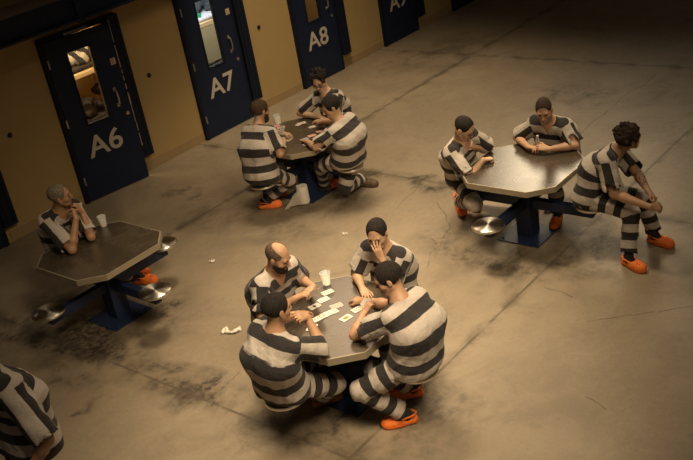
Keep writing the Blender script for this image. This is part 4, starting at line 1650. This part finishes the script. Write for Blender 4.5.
# roll of paper towel standing on the base plate of table 3
p = px(304.5, 202, 0.013)
o = empty('paper_towel_roll', (p[0], p[1], 0.0125), 0, 'white paper towel roll unwinding on the base of the table by the doors', 'paper roll')
MB().lathe([(0.022, 0.0), (0.068, 0.0), (0.070, 0.01), (0.069, 0.20), (0.066, 0.215), (0.022, 0.215), (0.022, 0.0)], (0, 0, 0), 32, cap=False).build('roll', PAPER, o, True)
c_ = MB()
NN = 14
out = -(0.80 * IMR) - 0.5 * nz(V(_fw[0], _fw[1], 0))
out = nz(out)
side = V(-out[1], out[0], 0)
rows = []
for i_ in range(NN):
    t_ = i_ / (NN - 1)
    r_ = []
    for j_ in range(6):
        s_ = j_ / 5
        top_h = 0.205 * (1 - s_)
        b0 = out * 0.069 + side * 0.03
        pt = b0 + out * (0.20 * t_ ** 1.0) * (0.35 + 0.65 * s_) + side * (0.012 * math.sin(6 * t_ + 2 * s_) - 0.05 * t_)
        z_ = top_h * (1 - 0.55 * t_) + 0.004 + 0.006 * math.sin(9 * t_ + 3 * s_) ** 2
        r_.append(c_.bm.verts.new((pt[0], pt[1], z_ - (0.0105 if (t_ > 0.75 and s_ == 1) else 0))))
    rows.append(r_)
for A, B in zip(rows, rows[1:]):
    for j_ in range(5):
        c_.bm.faces.new((A[j_], A[j_ + 1], B[j_ + 1], B[j_]))
bmesh.ops.solidify(c_.bm, geom=c_.bm.faces[:], thickness=0.003)
c_.build('loose_sheet', PAPER, o, True)


def scrap(p, s, label, seed):
    g = np.random.default_rng(seed)
    f = Fld()
    c0 = V(p[0], p[1], 0.0)
    for i_ in range(7):
        q_ = c0 + IMR * (i_ / 6 - 0.5) * s + V(g.normal() * s * 0.10, g.normal() * s * 0.10, 0.012)
        f.rc(q_, q_ + V(*(g.normal(size=2) * s * 0.16), g.uniform(0.0, 0.02)), s * 0.06 + 0.006, s * 0.05 + 0.004, k=0.006)
    f.pl(V(0, 0, 0.001), -UP, 'int')
    o_ = mesh_field('paper_scrap', f, max(0.003, s * 0.03), PAPER, None, c0, wr=(0.003, 0.03, seed))
    o_.location = c0
    return tag(o_, label, 'scrap', 'paper scraps on the floor')


scrap(px(232, 332, 0), 0.17, 'crumpled white paper on the floor left of the near table', 4)
scrap(px(345, 235, 0), 0.05, 'tiny white scrap on the floor above the man hiding his face', 5)
scrap(px(212.5, 262.5, 0), 0.035, 'tiny white scrap on the floor right of the lone cup table', 6)
scrap(px(547, 212, 0), 0.06, 'small pale scrap on the floor behind the idle table post', 7)
# tissue held to the mouth of the grey-haired man
o = scrap(px(0, 0, 0), 0.07, 'white tissue held at the mouth of the grey-haired man', 9)
o.name = 'paper_tissue'
o.data.name = 'paper_tissue'
del o['group']
o['category'] = 'tissue'
o.location = px(67, 213, 1.03)

# ------------------------------------------------------------------ light
def area(name, loc, size, power, col, target=None, spread=180):
    l_ = bpy.data.lights.new(name, 'AREA')
    l_.energy = power
    l_.size = size
    l_.color = col
    l_.spread = math.radians(spread)
    o_ = bpy.data.objects.new(name, l_)
    link(o_)
    o_.location = loc
    if target is not None:
        o_.rotation_euler = (Vector(target) - Vector(loc)).to_track_quat('-Z', 'Y').to_euler()
    return o_


WARM = (1.0, 0.80, 0.53)


def spot(name, loc, target, power, col, angle, blend, radius):
    l_ = bpy.data.lights.new(name, 'SPOT')
    l_.energy = power
    l_.color = col
    l_.spot_size = math.radians(angle)
    l_.spot_blend = blend
    l_.shadow_soft_size = radius
    o_ = bpy.data.objects.new(name, l_)
    link(o_)
    o_.location = loc
    o_.rotation_euler = (Vector(target) - Vector(loc)).to_track_quat('-Z', 'Y').to_euler()
    return o_


for pos, aim, half, power, rad in (((7.0, 6.5, 7.6), (5.8, 5.3, 0), 23, 3200, 0.9), ((9.2, 7.3, 7.6), (10.0, 8.8, 0), 29, 1850, 0.9),
                                   ((2.9, 2.4, 7.6), (3.7, 3.9, 0), 18, 2500, 1.1), ((7.8, 3.8, 7.6), (8.6, 5.3, 0), 18, 1350, 0.9), ((4.4, 8.8, 7.6), (4.4, 8.8, 0), 14, 180, 1.2)):
    spot('ceiling_or_fill_light', pos, aim, power, WARM, 2 * half, 1.0, rad)
area('ceiling_or_fill_light', (17.2, 8.7, 6.3), 3.8, 32, WARM, (7.7, 4.4, 0.76), 45)  # added unseen light, narrowed to make the reflection on the idle table top
area('ceiling_or_fill_light', (10.7, 10.1, 6.0), 2.2, 4.5, (1.0, 0.72, 0.45), (4.6, 4.5, 0.76), 40)  # added unseen light for the sheen on the near table top
area('ceiling_or_fill_light', (3.4, 0.6, 6.6), 2.5, 46, WARM, (5.5, 5.4, 0.8), 46)  # added soft fill from the camera side, not a lamp of the room
spot('ceiling_or_fill_light', (5.2, 1.2, 6.4), (10.1, 9.6, 1.0), 950, WARM, 36, 1.0, 1.0)  # added spot that brightens the cell wall, unseen
area('cell_lamp', (7.0, WY + 0.6, 2.6), 0.5, 45, (1.0, 0.78, 0.46))
area('cell_lamp', (9.4, WY + 0.6, 2.6), 0.5, 40, (0.85, 0.92, 1.0))
area('cell_lamp', (11.5, WY + 1.2, 2.65), 0.5, 9, (1.0, 0.78, 0.45))
area('cell_lamp', (4.8, WY + 1.2, 2.65), 0.5, 2, (0.9, 0.9, 1.0))
w = bpy.data.worlds.new('World')
SC.world = w
w.use_nodes = True
w.node_tree.nodes['Background'].inputs[0].default_value = (1.0, 0.78, 0.55, 1)
w.node_tree.nodes['Background'].inputs[1].default_value = 0.035
SC.view_settings.view_transform = 'Standard'
SC.view_settings.look = 'None'
SC.view_settings.gamma = 1
SC.view_settings.use_curve_mapping = False
SC.view_settings.exposure = 0.0
print('script time %.1f s' % (time.time() - T_START))
